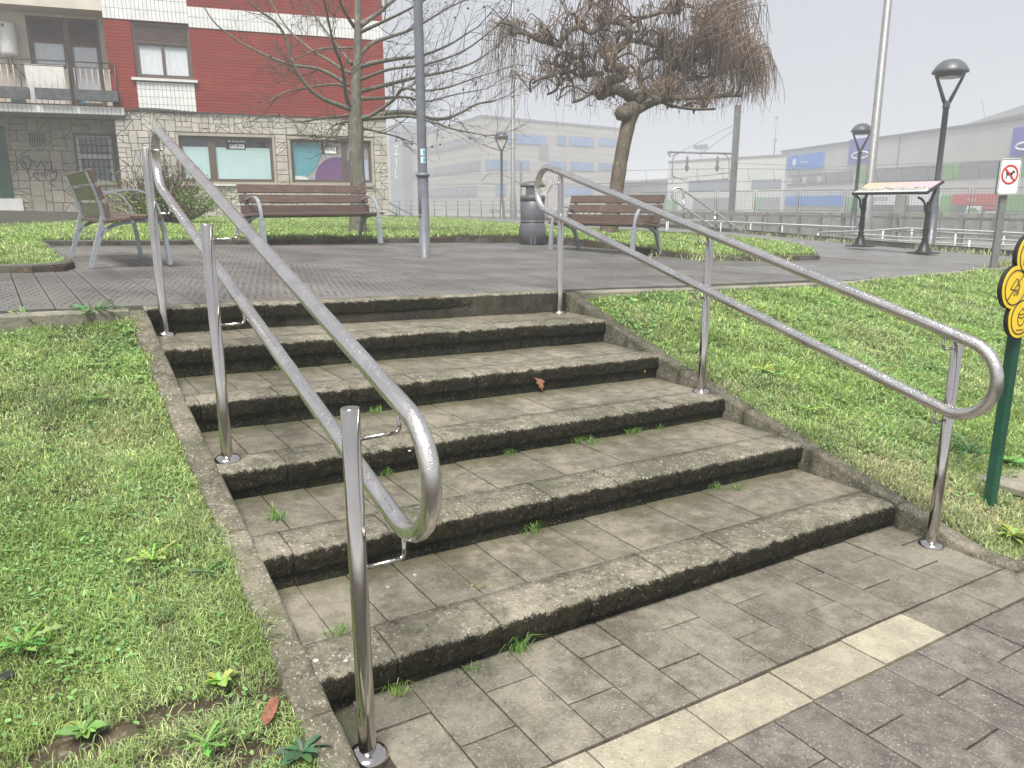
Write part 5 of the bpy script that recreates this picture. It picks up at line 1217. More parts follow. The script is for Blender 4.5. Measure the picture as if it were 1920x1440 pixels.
# ================================================================== NO DOGS SIGN
sb = on_plaza(1862, 503); hd = math.radians(203); sn = Vector((math.sin(hd), math.cos(hd), 0)); su = Vector((-sn.y, sn.x, 0))
dS = (sb-CAM).dot(FW); zt2 = sight(1888, 300, dS).z; sh_ = zt2-sight(1888, 366, dS).z
nd = thing('no_dogs_sign', 'small white no dogs sign with red ring on a grey post by the lawn corner', 'sign', sb)
m = MB(); m.cbox(sb+FZ*((zt2-sb.z-.1)/2-.1), (.10, .05, zt2-sb.z+.1), (su, sn, FZ), .004); m.build('post', M['galv'], nd)
def rrect(w, h, r, n=5): return [(sx*(w/2-r)+math.cos(a0+PI/2*i/n)*r, sz*(h/2-r)+math.sin(a0+PI/2*i/n)*r) for sx, sz, a0 in ((1, 1, 0), (-1, 1, PI/2), (-1, -1, PI), (1, -1, 1.5*PI)) for i in range(n+1)]
sw = sh_*.68; cS = sb+FZ*(zt2-sb.z-sh_/2)+sn*.03
m = MB(); m.prism(rrect(sw, sh_, .045), cS, su, FZ, 0, .035, 0, 1, 0); pl2 = m.build('sign_plate', [M['galv'], M['signwhite']], nd)
m = MB(); oc = rrect(sw*.95, sh_*.965, .04); ic = rrect(sw*.91, sh_*.935, .036)
def flatring(mb, o, i, c, ux, uz, n, lift, th=.002):
    k = len(o); vs = [c+ux*p[0]+uz*p[1]+n*(lift+th) for p in o]+[c+ux*p[0]+uz*p[1]+n*(lift+th) for p in i]+[c+ux*p[0]+uz*p[1]+n*lift for p in o]+[c+ux*p[0]+uz*p[1]+n*lift for p in i]
    mb.add(vs, [f for a in range(k) for b in [(a+1) % k] for f in ((a, b, k+b, k+a), (2*k+a, 2*k+b, b, a), (k+a, k+b, 3*k+b, 3*k+a))])
flatring(m, oc, ic, cS, su, FZ, sn, .035); m.build('black_border', M['ink'], pl2)
circ_ = lambda r, n=32, cx=0, cz=0: [(cx+math.cos(2*PI*i/n)*r, cz+math.sin(2*PI*i/n)*r) for i in range(n)]
r0 = sw*.40; m = MB(); flatring(m, circ_(r0, cz=.03), circ_(r0*.8, cz=.03), cS, su, FZ, sn, .036)
q = math.sqrt(.5); m.box(cS+FZ*.03+sn*.040, (r0*1.7, r0*.17, .002), ((su*q-FZ*q), (su*q+FZ*q), sn)); m.build('red_ring', M['signred'], pl2)
dog = [(-.55, .28), (-.5, .05), (-.52, -.5), (-.42, -.5), (-.36, -.1), (.22, -.1), (.26, -.5), (.36, -.5), (.38, .05), (.46, .22), (.72, .2), (.74, .34), (.5, .5), (.44, .62), (.36, .48), (.3, .3), (-.42, .22), (-.6, .5), (-.66, .48)]
m = MB(); m.prism([(p[0]*r0*.8, p[1]*r0*.8+.03) for p in dog], cS+sn*.036, su, FZ, 0, .0025); m.build('dog_shape', M['ink'], pl2)
# ================================================================== YELLOW FLOWER SIGN
yp = sight(1862, 900, 4.02); hd = math.radians(184.5); yn = Vector((math.sin(hd), math.cos(hd), 0)); yu = Vector((-yn.y, yn.x, 0))
ys_ = thing('flower_sign', 'yellow flower shaped sign with pictograms on a dark green post', 'sign', yp)
cz_ = sight(1916, 526, 4.0).z; cY = Vector((yp.x, yp.y, cz_))+yu*.022+yn*.05
m = MB(); m.cbox((yp.x, yp.y, (cz_+yp.z-.3)/2+.1), (.05, .05, cz_-yp.z+.3+.2), (yu, yn, FZ), .006); m.build('post', M['postgreen'], ys_)
RP, RR = .171, .104
def flower(k=1.):
    out = []
    for i in range(360):
        a = math.radians(i); best = .1
        for j in range(6):
            b = PI/3*j; dd = a-b; s2 = (RR*k)**2-(RP*math.sin(dd))**2
            if s2 > 0 and math.cos(dd) > 0: best = max(best, RP*math.cos(dd)+math.sqrt(s2))
        out.append((math.cos(a)*best, math.sin(a)*best))
    return out[::3]
m = MB(); m.prism(flower(), cY, yu, FZ, -.022, 0, 0, 0); m.build('black_backing', M['ink'], ys_)
m = MB(); m.prism(flower(.985), cY, yu, FZ, 0, .003, 0, 0); yf = m.build('yellow_face', M['yellow'], ys_)
m = MB(); m.prism(circ_(.093, 40), cY, yu, FZ, .003, .0045); m.build('white_disc', M['signwhite'], yf)
m = MB(); flatring(m, circ_(.097, 40), circ_(.092, 40), cY, yu, FZ, yn, .003, .002)
def stroke(pts, r=.0022, closed=False): m.tube([cY+yu*p[0]+FZ*p[1]+yn*.004 for p in pts], r, 5, closed=closed)
pet = [(RP*math.cos(PI/3*j), RP*math.sin(PI/3*j)) for j in range(6)]
for (px_, pz) in pet:
    P = [(px_+math.cos(2*PI*i/40)*.083, pz+math.sin(2*PI*i/40)*.083) for i in range(40)]; P = [p for p in P if math.hypot(*p) > .099]
    i0 = max(range(len(P)), key=lambda i: math.dist(P[i], P[i-1])); P = P[i0:]+P[:i0]; stroke(P, .0026)
x, z = pet[3]; stroke([(x-.055, z-.06), (x+.055, z+.06)], .0022)
for D_ in ([(-.04, -.005), (-.02, .02), (0, .04), (.012, .04), (.018, .01), (.03, .005)], [(-.04, -.005), (-.01, -.01), (.0, -.015), (.02, -.01), (.035, -.005), (.03, .02)], [(0, -.015), (-.005, -.035), (.008, -.035)], [(.03, -.005), (.026, -.035), (.016, -.035), (.02, -.02), (.008, -.02)]): stroke([(x+p[0], z+p[1]) for p in D_], .0019)
x, z = pet[4]
for D_ in ([(-.03, .015), (0, .045), (.03, .015), (-.03, .015)], [(-.028, .015), (-.03, -.01), (-.018, -.035), (0, -.042), (.018, -.035), (.03, -.01), (.028, .015)], [(-.024, .003), (0, -.006), (.024, .003)], [(-.03, -.062), (.03, -.062)]): stroke([(x+p[0], z+p[1]) for p in D_], .0019)
x, z = pet[2]
for D_ in ([(math.cos(i*.7)*.017-.01, math.sin(i*.7)*.02+.02) for i in range(10)], [(-.01, 0), (.0, -.035), (.02, -.035), (.02, -.01), (.035, -.01)], [(.005, .01), (.03, -.005), (.03, -.03)], [(-.05, -.02), (-.03, -.018)], [(-.052, -.03), (-.034, -.03)], [(-.05, -.04), (-.036, -.042)]): stroke([(x+p[0], z+p[1]) for p in D_], .0019)
x, z = pet[1]
for D_ in ([(-.03, -.03), (-.03, .02), (.03, .02), (.03, -.03), (-.03, -.03)], [(-.02, .02), (-.01, .04), (.01, .04), (.02, .02)]): stroke([(x+p[0], z+p[1]) for p in D_], .0019)
m.build('pictogram_lines', M['ink'], yf)
for s, dx, dz, sz in (('JOL', -.060, .038, .024), ('DAN', -.085, .010, .028), ('D', -.062, -.025, .044)):
    text_part(s, sz, cY+yu*dx+FZ*dz, yu, FZ, M['ink'], yf, align='LEFT', lift=.006)
# ================================================================== GRASS AND WEEDS
def m_leaf(name, rough=.5, trans=.3, var=True, bumps=0):
    m, nt, b = new_mat(name); a = n_attr(nt, 'tint').outputs['Color']
    b.inputs['Roughness'].default_value = rough; b.inputs['Specular IOR Level'].default_value = .45
    nt.links.new(a, b.inputs['Base Color'])
    tr = nt.nodes.new('ShaderNodeBsdfTranslucent'); nt.links.new(a, tr.inputs['Color'])
    ms = nt.nodes.new('ShaderNodeMixShader'); ms.inputs[0].default_value = trans
    nt.links.new(b.outputs[0], ms.inputs[1]); nt.links.new(tr.outputs[0], ms.inputs[2]); nt.links.new(ms.outputs[0], nt.nodes['Material Output'].inputs['Surface']); return m
M['grass'] = m_leaf('wet_grass_blade', .33, .34); M['leafmat'] = m_leaf('weed_leaf', .5, .3)
cam_np = np.array(CAM); fw_np, rt_np, up_np = np.array(FW), np.array(RT), np.array(UP)
def visible(P, mx=1.22, my=1.16):
    d = P-cam_np; w = d@fw_np
    return (w > .3) & (np.abs(d@rt_np/np.maximum(w, .1)*FPX) < 960*mx) & (np.abs(d@up_np/np.maximum(w, .1)*FPX) < 720*my), w
def fbm(x, y, s, seed=0):
    out = np.zeros_like(x); r = np.random.default_rng(seed); amp = 1.
    for o in range(4):
        for _ in range(3):
            a = r.uniform(0, 2*PI); f = s*2**o*r.uniform(.7, 1.4); out += amp*np.sin((x*math.cos(a)+y*math.sin(a))*f*2*PI+r.uniform(0, 6.28))/3
        amp *= .6
    return out
def blades(P, h, w, lean, cols, seed):
    n = len(P); r = np.random.default_rng(seed); a = r.uniform(0, 2*PI, n); b = a+r.normal(0, 1.2, n)
    side = np.stack([np.cos(a), np.sin(a), np.zeros(n)], 1); dirn = np.stack([-np.sin(b), np.cos(b), np.zeros(n)], 1)
    up = np.array([0, 0, 1.]); l = lean[:, None]*h[:, None]; hh = h[:, None]
    base = P; mid = P+up*hh*.62*np.sqrt(np.maximum(.05, 1-(lean[:, None]*.5)**2))+dirn*l*.38; tip = P+up*hh*np.maximum(.12, 1-lean[:, None]*.62)+dirn*l*1.05
    ww = w[:, None]
    V = np.stack([base-side*ww*.5, base+side*ww*.5, mid-side*ww*.42, mid+side*ww*.42, tip], 1).reshape(-1, 3)
    k = np.arange(n)[:, None]*5
    T = np.concatenate([k+np.array([0, 1, 3]), k+np.array([0, 3, 2]), k+np.array([2, 3, 4])], 1).reshape(-1, 3)
    C = np.repeat(np.concatenate([cols, np.ones((n, 1))], 1), 5, 0); C[0::5, :3] *= .85; C[1::5, :3] *= .85  # blade bases darkened: shade low in the grass, put into the tint
    return V, T, C
GREENS = np.array([[.30, .43, .125], [.36, .49, .15], [.42, .54, .185], [.28, .40, .18], [.48, .55, .235], [.53, .52, .29], [.56, .49, .32]])
def grass_cols(n, x, y, dry, r):
    t = fbm(x, y, .55, 3); idx = np.clip((t*1.2+1.75+r.normal(0, 1.1, n)+dry*2.6).round().astype(int), 0, 6)
    c = GREENS[idx]*r.uniform(.7, 1.25, (n, 1))*(1+.2*np.clip(fbm(x, y, 1.5, 44), -1.3, 1.3))[:, None]; return c
def grass_patch(name, xa, xb, ya, yb, zf, dens, hrange, seed, ok=None, far_h=1., dryf=None, bare=None, wmul=1.):
    r = np.random.default_rng(seed); V = []; T = []; Cc = []; off = 0
    n = int((xb-xa)*(yb-ya)*dens); x = r.uniform(xa, xb, n); y = r.uniform(ya, yb, n)
    P0 = np.stack([x, y, np.full(n, .5)], 1); vis, w = visible(P0, 1.3, 1.7); x, y, w = x[vis], y[vis], w[vis]
    keep = r.uniform(0, 1, len(x)) < np.clip((2.6/np.maximum(w, .5))**1.25, .02, 1); x, y, w = x[keep], y[keep], w[keep]
    if bare is not None: k = r.uniform(0, 1, len(x)) > bare(x, y); x, y, w = x[k], y[k], w[k]
    if ok is not None: k = np.array([ok(a, b) for a, b in zip(x, y)], bool); x, y, w = x[k], y[k], w[k]
    z = np.array([zf(a, b) for a, b in zip(x, y)]); P = np.stack([x, y, z-.006], 1)
    vis, w = visible(P); P, x, y, w = P[vis], x[vis], y[vis], w[vis]; n = len(P)
    clump = fbm(x, y, 2.3, seed+5); h = r.uniform(*hrange, n)*(1+.5*np.clip(clump, -1.2, 1.6))*far_h*np.clip(w/6, 1, 1.5); wd = r.uniform(.0022, .0042, n)*np.clip(w/2.4, .8, 5)*wmul
    lean = np.clip(r.normal(.75, .3, n), .1, 1.4); dry = np.zeros(n) if dryf is None else dryf(x, y)
    v, t, c = blades(P, np.maximum(h, .012), wd, lean, grass_cols(n, x, y, dry, r), seed)
    o = tri_mesh(name, v, t, M['grass'], c); o['kind'] = 'stuff'; return o, n
def onL0(px, py):
    for d in np.arange(.9, 9, .01):
        q = sight(px, py, d)
        if q.z <= BLZ(q.x, q.y): return q
SOIL = [(onL0(x, y), rx, ry) for x, y, rx, ry in ((410, 1325, .11, .045), (530, 1300, .07, .035), (290, 1352, .09, .035), (190, 1400, .10, .05), (90, 1420, .10, .05), (320, 1420, .12, .05), (300, 1180, .05, .03), (480, 1415, .08, .035), (60, 1240, .05, .03))]
def bareL(x, y):
    b = .02+.3*(fbm(x, y, 1.6, 21) > .85)
    for p, rx, ry in SOIL: b = b+1.05*np.exp(-(((x-p.x)/rx)**2+((y-p.y)/ry)**2)*(1+.5*fbm(x, y, 4, 33)))
    return np.clip(b, 0, .97)
dryL = lambda x, y: .45*np.exp(-((x+.3)/.25)**2)*(y < 2.2)+.55*np.exp(-(((x+.55)/.5)**2+((y+.55)/.45)**2))+.2*fbm(x, y, .9, 8)
tot = 0
o, n = grass_patch('grass_left_bank', -3.3, -.08, -1.75, 2.9, BLZ, 34000, (.024, .062), 1, dryf=dryL, bare=bareL); tot += n
dryR = lambda x, y: .08+.3*fbm(x, y, .8, 9)+.35*np.exp(-((y+.3)/.4)**2)+.3*np.exp(-((x-3.3)/.25)**2)
bareR = lambda x, y: np.clip(.05+.85*np.exp(-(((x-3.95)/.35)**2+((y+.42)/.2)**2))+.3*(fbm(x, y, 1.2, 31) > 1.0), 0, .95)
o, n = grass_patch('grass_right_bank', 3.1, 10.9, -.55, 3.6, BRZ, 32000, (.026, .07), 2, ok=lambda a, b: b < yedge(a)-.01 and a > xr(b)+.085, dryf=dryR, bare=bareR); tot += n
inl = lambda a, b: in_poly(a, b, LAWN_IN)
LAWN_IN = LAWN
def okl(a, b): return in_poly(a, b, LAWN) and in_poly(a+.0, b-.10, LAWN) and in_poly(a+.08, b, LAWN) and in_poly(a-.05, b, LAWN)
dryC = lambda x, y: -.15+.25*fbm(x, y, .4, 12)
o, n = grass_patch('grass_plaza_lawn', -4.5, 13, 5.1, 23, LAWNZ, 17000, (.03, .062), 3, ok=okl, dryf=dryC, wmul=1.15); tot += n
# leafy ground cover: clover and small round weeds mixed into the grass
def leaf_cover(name, xa, xb, ya, yb, zf, n0, size, seed, ok=None, thr=.35):
    r = np.random.default_rng(seed); x = r.uniform(xa, xb, n0); y = r.uniform(ya, yb, n0)
    k = fbm(x, y, .75, seed)+r.normal(0, .25, n0) > thr; x, y = x[k], y[k]
    P0 = np.stack([x, y, np.full(len(x), .4)], 1); vis, w = visible(P0, 1.2, 1.5); x, y = x[vis], y[vis]
    if ok is not None: k = np.array([ok(a, b) for a, b in zip(x, y)], bool); x, y = x[k], y[k]
    z = np.array([zf(a, b) for a, b in zip(x, y)]); n = len(x); w = visible(np.stack([x, y, z], 1))[1]
    kk = r.uniform(0, 1, n) < np.clip((2.8/w)**1.1, .1, 1); x, y, z, w = x[kk], y[kk], z[kk], w[kk]; n = len(x)
    s = r.uniform(*size, n)*np.clip(w/3.2, 1, 2.2); a = r.uniform(0, 2*PI, n); zz = z+r.uniform(.008, .036, n)
    t1 = np.stack([np.cos(a), np.sin(a), r.normal(.15, .3, n)], 1); t2 = np.stack([-np.sin(a), np.cos(a), r.normal(0, .3, n)], 1); c = np.stack([x, y, zz], 1); S = s[:, None]
    nn = np.cross(t1, t2)
    V = np.stack([c-t1*S, c-t1*S*.2+t2*S*.62+nn*S*.18, c+t1*S*.8+t2*S*.42+nn*S*.1, c+t1*S*1.05, c+t1*S*.8-t2*S*.42+nn*S*.1, c-t1*S*.2-t2*S*.62+nn*S*.18], 1).reshape(-1, 3)
    b = np.arange(n)[:, None]*6; T = np.concatenate([b+np.array(q) for q in ([0, 3, 1], [1, 3, 2], [0, 5, 3], [5, 4, 3])], 1).reshape(-1, 3)
    col = np.array([[.15, .31, .10]])*r.uniform(.75, 1.5, (n, 1))+np.array([[.06, .05, .01]])*r.uniform(0, 1, (n, 1)); C = np.repeat(np.concatenate([col, np.ones((n, 1))], 1), 6, 0)
    o = tri_mesh(name, V, T, M['leafmat'], C); o['kind'] = 'stuff'; return o
leaf_cover('clover_left_bank', -3.2, -.12, -1.5, 2.85, BLZ, 60000, (.005, .0105), 4, thr=.35)
leaf_cover('broad_leaves_left_bank', -3.2, -.12, -1.5, 2.85, BLZ, 3000, (.007, .0125), 14, thr=.2)
leaf_cover('broad_leaves_right_bank', 3.12, 9, -.52, 3.3, BRZ, 5000, (.010, .018), 15, ok=lambda a, b: b < yedge(a)-.03 and a > xr(b)+.1, thr=.2)
leaf_cover('clover_right_bank', 3.12, 9, -.52, 3.3, BRZ, 60000, (.006, .012), 5, ok=lambda a, b: b < yedge(a)-.03 and a > xr(b)+.1, thr=.5)
# rosette weeds: single plants
def rosette(name, lab, p, n, L, wdt, col, seed, cat='weed', up=.5, group=None, lobes=True):
    r = random.Random(seed); V = []; T = []; C = []; n = int(n*1.6); L *= .95; up *= 1.35
    for i in range(n):
        a = 2*PI*i*.382+r.uniform(-.3, .3); inner = i/n; l = L*r.uniform(.55, 1.15)*(1-.35*inner); e = up*r.uniform(.3, 1.0)*(.5+inner*1.3); d = Vector((math.cos(a), math.sin(a), 0)); s = Vector((-d.y, d.x, 0)); b0 = len(V); k = 13 if lobes else 8
        c = [x*r.uniform(.7, 1.3) for x in col]; tw = r.uniform(-.5, .5); bend = r.gauss(0, .25); droop = r.uniform(.3, 1.1)
        for j in range(k+1):
            t = j/k; q = Vector(p)+d*(l*t)+s*(bend*l*t*t)+FZ*(l*e*(t-droop*t*t*.75)+.006)
            ww = (wdt*.62*l*(.25+1.1*t)*(1.0 if j % 3 == 2 else .38 if j % 3 == 0 else .65)*(1 if t < .9 else .45) if lobes else wdt*l*(math.sin(PI*min(1, .06+t*.94))**.8)*.8)+.0006
            if j == k: ww = .0004
            rise = ww*(.35+.4*math.sin(j*2.3+i)*.3); sk = d*(-ww*.35 if lobes and j % 3 == 2 else 0)
            V += [tuple(q-s*ww+FZ*(rise-tw*ww)+sk), tuple(q), tuple(q+s*ww+FZ*(rise+tw*ww)+sk)]; g_ = r.uniform(.88, 1.12); C += [(c[0]*g_, c[1]*g_, c[2]*g_, 1), (c[0]*1.25, c[1]*1.2, c[2]*1.3, 1), (c[0]*g_, c[1]*g_, c[2]*g_, 1)]
        for j in range(k):
            o = b0+j*3; T += [(o, o+1, o+4), (o, o+4, o+3), (o+1, o+2, o+5), (o+1, o+5, o+4)]
    o = tri_mesh(name, np.array(V)-np.array(p), T, M['leafmat'], C); o.location = Vector(p)+FZ*.016; return tag(o, lab, cat, group)
def onL(px, py):
    p = sight(px, py, 1.2)
    for d in np.arange(.9, 9, .01):
        q = sight(px, py, d)
        if q.z <= BLZ(q.x, q.y): return Vector((q.x, q.y, BLZ(q.x, q.y)))
    return p
def onR(px, py):
    for d in np.arange(2.5, 14, .01):
        q = sight(px, py, d)
        if q.z <= BRZ(q.x, q.y): return Vector((q.x, q.y, BRZ(q.x, q.y)))
    return q
lg, dg, mg = (.28, .42, .09), (.11, .22, .08), (.18, .33, .08)
rosette('dandelion', 'bright yellow green dandelion rosette in the middle of the left lawn', onL(287, 1063), 9, .105, .17, lg, 1, up=.9)
rosette('dandelion', 'dark toothed dandelion rosette right of the bright one on the left lawn', onL(388, 1085), 9, .075, .17, dg, 2)
rosette('dandelion', 'broad leaved dandelion clump at the left edge of the lawn above the black scrap', onL(45, 1225), 16, .12, .16, mg, 3, up=.7)
rosette('dandelion', 'toothed dandelion rosette on bare soil at the bottom of the left lawn', onL(388, 1408), 12, .09, .17, mg, 4)
rosette('broadleaf_weed', 'dark smooth leaved weed against the kerb in the bottom corner of the lawn', onL(568, 1425), 9, .08, .2, (.06, .14, .06), 5, lobes=False)
rosette('broadleaf_weed', 'pale round leaved weed on the left lawn above the bare soil', onL(414, 1290), 10, .06, .28, lg, 6, lobes=False)
rosette('broadleaf_weed', 'round leaved weed low on the left lawn between two soil patches', onL(160, 1385), 11, .065, .26, mg, 7, lobes=False)
rosette('broadleaf_weed', 'dark weed clump at the top of the left lawn beside the stair kerb', onL(178, 596), 22, .17, .15, dg, 8, up=.8)
rosette('broadleaf_weed', 'small weed by the upper left end of the left lawn', onL(45, 608), 16, .13, .14, mg, 9, up=.8)
rosette('dandelion', 'green dandelion in the upper left lawn centre', onL(172, 762), 12, .10, .15, mg, 10, up=.8)
rosette('dandelion', 'light green dandelion rosette on the right lawn behind the middle post', onR(1432, 700), 12, .16, .16, lg, 11)
rosette('dandelion', 'yellow green weed on the right lawn in the lower middle', onR(1512, 775), 10, .12, .15, lg, 12)
rosette('broadleaf_weed', 'bright leafy weed at the lower right corner of the right lawn', onR(1900, 1015), 15, .12, .2, lg, 13, lobes=False, up=.8)
rosette('broadleaf_weed', 'leafy weed beside the pale slab near the green signpost', onR(1893, 875), 14, .13, .18, mg, 14, lobes=False)
rosette('broadleaf_weed', 'dark leafy weed clump between right handrail post and green signpost', onR(1815, 855), 20, .14, .16, dg, 15, up=.8)
# tufts growing from the joints of the stairs
def tuft(lab, p, n, h, seed, col=mg):
    r = np.random.default_rng(seed); n = int(n*1.6); h *= 1.55; P = np.array(p)+np.concatenate([r.normal(0, .016, (n, 2)), np.zeros((n, 1))], 1)
    cols = np.array(col)*r.uniform(.7, 1.4, (n, 1)); v, t, c = blades(P, r.uniform(.4, 1.1, n)*h, r.uniform(.002, .004, n), np.clip(r.normal(.75, .35, n), .1, 1.4), cols, seed)
    o = tri_mesh('grass_tuft', v-np.array(p), t, M['grass'], c); o.location = p; return tag(o, lab, 'grass tuft', 'grass tufts in the joints of the stairs')
def on_tread(k, px, py): return meet(px, py, Vector((0, 0, ZS[k-1])) if k else Vector((0, 0, .0386)), Vector((-CROSS if k else .0311, 0, 1)))
TF = [(0, 962, 1212, 60, .075, 'largest grass tuft, at the foot of the lowest step front'), (0, 745, 1300, 30, .05, 'sparse yellowish tuft at the bottom left under the lowest step'), (0, 880, 1258, 16, .035, 'tiny leafy sprout under the lowest step, left of the big tuft'),
      (1, 635, 1188, 22, .035, 'small tuft in the lowest tread joint just left of the near post'), (1, 898, 1100, 14, .02, 'thin mossy sprout in a joint of the lowest tread'), (1, 990, 995, 26, .06, 'spiky tuft under the second step edge below the left handrail bend'), (1, 1325, 910, 24, .045, 'two bladed tuft under the second step near its middle'), (1, 1382, 918, 14, .03, 'small tuft right of the two bladed tuft under the second step'),
      (2, 520, 975, 34, .05, 'leafy tuft on the second tread left of the near post'), (2, 1078, 828, 40, .05, 'bushy tuft under the third step edge in the middle of the stairs'), (2, 1110, 834, 24, .045, 'tuft trailing along a joint right of the bushy one'), (2, 1160, 808, 24, .045, 'grass tuft under the third step right of the middle'), (2, 1190, 812, 22, .045, 'last tuft of the row under the third step at right'), (2, 940, 845, 24, .035, 'low tuft under the third step left of the bushy one'), (2, 1225, 800, 14, .03, 'tiny tuft under the third step towards the right kerb'),
      (3, 705, 775, 22, .04, 'leafy green sprout on the third tread behind the near post bracket'), (3, 718, 888, 22, .04, 'clover like sprout on the second tread beside the near post'), (4, 510, 685, 18, .035, 'tiny tuft under the fifth step left part'), (1, 1493, 875, 20, .05, 'ivy like sprig in the corner at the right end of the second step')]
for i, (k, px, py, n, h, lab) in enumerate(TF):
    p = on_tread(k if i != 16 else 2, px, py); kk = k if i != 16 else 2
    if p.y > YS[kk]-.02 and kk < 6: p = Vector((p.x, YS[kk]-.015, p.z)) if kk > 0 or p.y > -.02 else p
    tuft(lab, p, n, h, 50+i, lg if i in (1, 4) else mg)
# fallen leaves and scraps
def dead_leaf(name, lab, p, L, rz, tilt, outline, col, cat='leaf'):
    mat = plain(name+'_brown', col, .6, 0, .3, 60, bump=.2, bscale=200); m = MB()
    R_m = Matrix.Rotation(rz, 3, 'Z') @ Matrix.Rotation(tilt, 3, 'X'); k = len(outline)
    for s in (0, .0012):
        for a, b in outline: v = R_m @ Vector((a*L, b*L, .12*L*(a*a*3)-.05*L+s)); m.v.append(tuple(Vector(p)+v))
    m.v += [tuple(Vector(p)+R_m @ Vector((0, 0, -.03*L))), tuple(Vector(p)+R_m @ Vector((0, 0, -.03*L+.0012)))]
    for i in range(k): j = (i+1) % k; m.f += [(2*k, j, i), (2*k+1, k+i, k+j), (i, j, k+j, k+i)]; m.mi += [0]*3; m.sm += [False]*3
    return m.build(name, mat, None, at=p, label=lab, cat=cat)
oak = [(0, -.62), (.04, -.4), (.2, -.34), (.14, -.2), (.34, -.08), (.2, .02), (.36, .2), (.18, .24), (.16, .42), (0, .55), (-.16, .42), (-.18, .24), (-.36, .2), (-.2, .02), (-.34, -.08), (-.14, -.2), (-.2, -.34), (-.04, -.4)]
lf_ = meet(1013, 714, Vector((0, YS[3]-.035, 0)), Vector((0, 1, 0)))
dead_leaf('oak_leaf', 'brown lobed oak leaf leaning against the riser in the middle of the stairs', lf_, .115, .2, 1.15, oak, (.24, .105, .055))
ell = [(math.sin(t*PI/6)*.2, -math.cos(t*PI/6)*.55) for t in range(12)]
dead_leaf('fallen_leaf', 'reddish brown long leaf lying on the left lawn near the kerb', onL(508, 1352)+FZ*.03, .095, -.6, .2, ell, (.19, .075, .042))
dead_leaf('fallen_leaf', 'small curled brown leaf under the sixth step front', on_tread(5, 535, 605)+FZ*.012, .09, 1.35, .15, ell, (.33, .25, .15))
dead_leaf('fallen_leaf', 'small ochre leaf on the third step riser near the right kerb', meet(1209, 693, Vector((0, YS[3]-.02, 0)), Vector((0, 1, 0))), .04, .1, 1.3, ell, (.4, .22, .07))
bs = onL(14, 1275); m = MB(); m.cbox(bs+FZ*.012, (.045, .03, .02), (Vector((.9, .43, 0)), Vector((-.43, .9, 0)), FZ), .008); m.build('plastic_scrap', M['black'], None, at=bs, label='black plastic scrap half sunk in the grass at the left edge', cat='scrap')
for px, py, k in ((727, 1102, 1), (778, 1079, 1), (1078, 999, 1), (592, 1240, 1), (648, 1240, 1), (768, 846, 3)):
    p = on_tread(k, px, py); m = MB(); r_ = random.uniform(.005, .010); m.prism([(math.cos(i*PI/5)*r_*random.uniform(.8, 1.2), math.sin(i*PI/5)*r_) for i in range(10)], (0, 0, 0), (1, 0, 0), (0, 1, 0), 0, .003)
    m.v = [(a+p.x, b+p.y, c+p.z+.0008) for a, b, c in m.v]; m.build('gum_spot', M['gum'], stairs)
sl = MB(); ps = onR(1905, 895); sl.cbox(ps+FZ*.0, (.5, .4, .05), (Vector((1, 0, 0)), Vector((0, 1, 0)), FZ), .01); sl.build('concrete_pad', M['kerb_pale'], None, at=ps, label='small pale concrete slab in the grass right of the green signpost', cat='slab')
# weedy verge along the path kerb
r = np.random.default_rng(77); Pv = []
for a, b, n, sp_ in (((15.6, 5.0), (16.1, 7.6), 420, .16), ((16.3, 9), (17.6, 12), 300, .16), ((13.2, 3.75), (15.2, 4.4), 420, .25), ((17.6, 12), (18.7, 15), 200, .2), ((7.0, 6.2), (7.5, 5.55), 260, .12), ((11.0, 3.65), (12.4, 3.85), 220, .12), ((9.2, 5.35), (7.3, 5.5), 160, .07)):
    t = r.uniform(0, 1, n); x = a[0]+(b[0]-a[0])*t+r.normal(0, sp_, n)-.1; y = a[1]+(b[1]-a[1])*t+r.normal(0, sp_*.5, n); k = fbm(x, y, .8, 4) > -.2; Pv.append(np.stack([x[k], y[k], np.array([PLZ(i, j) for i, j in zip(x[k], y[k])])], 1))
Pv = np.concatenate(Pv); n = len(Pv); w_ = visible(Pv)[1]
v, t, c = blades(Pv, r.uniform(.05, .2, n), r.uniform(.008, .02, n), np.clip(r.normal(.8, .3, n), .2, 1.4), GREENS[r.integers(2, 7, n)]*r.uniform(.6, 1.1, (n, 1)), 9)
o = tri_mesh('verge_weeds', v, t, M['grass'], c); o['kind'] = 'stuff'

# ================================================================== TREES AND SHRUB
def m_bark(name, a, b_, green=0., sc=9):
    m, nt, b = new_mat(name); pos = n_pos(nt)
    f = n_noise(nt, n_scale(nt, pos, (1, 1, .3)), sc*2, 6, .7); c = n_mix(nt, n_map(nt, f, .32, .68), a, b_)
    if green: c = n_mix(nt, n_map(nt, n_noise(nt, pos, 3.2, 5, .65), .42, .65, 0, green), c, (.085, .10, .045))
    c = n_mix(nt, n_map(nt, n_noise(nt, pos, 12, 4), .58, .7, 0, .5), c, (.27, .26, .22))
    nt.links.new(c, b.inputs['Base Color']); b.inputs['Roughness'].default_value = .85; nt.links.new(n_bump(nt, f, .8, .02), b.inputs['Normal']); return m
M['bark'] = m_bark('grey_green_bark', (.07, .062, .05), (.17, .155, .13), .55); M['twig'] = plain('dark_twig_bark', (.075, .062, .055), .85, 0, .3, 8)
M['elmbark'] = m_bark('brown_elm_bark', (.055, .042, .031), (.135, .10, .072), .2, 7); M['elmtwig'] = plain('brown_hanging_twig', (.155, .103, .070), .8, 0, .4, 5)
def limb_mesh(mb, pts, r0, r1, sides, sub=4):
    P = smooth_path(pts, sub) if sub > 1 else [Vector(p) for p in pts]; n = len(P); mb.tube(P, [r0+(r1-r0)*(i/(n-1))**.8 for i in range(n)], sides, cap=False); return P
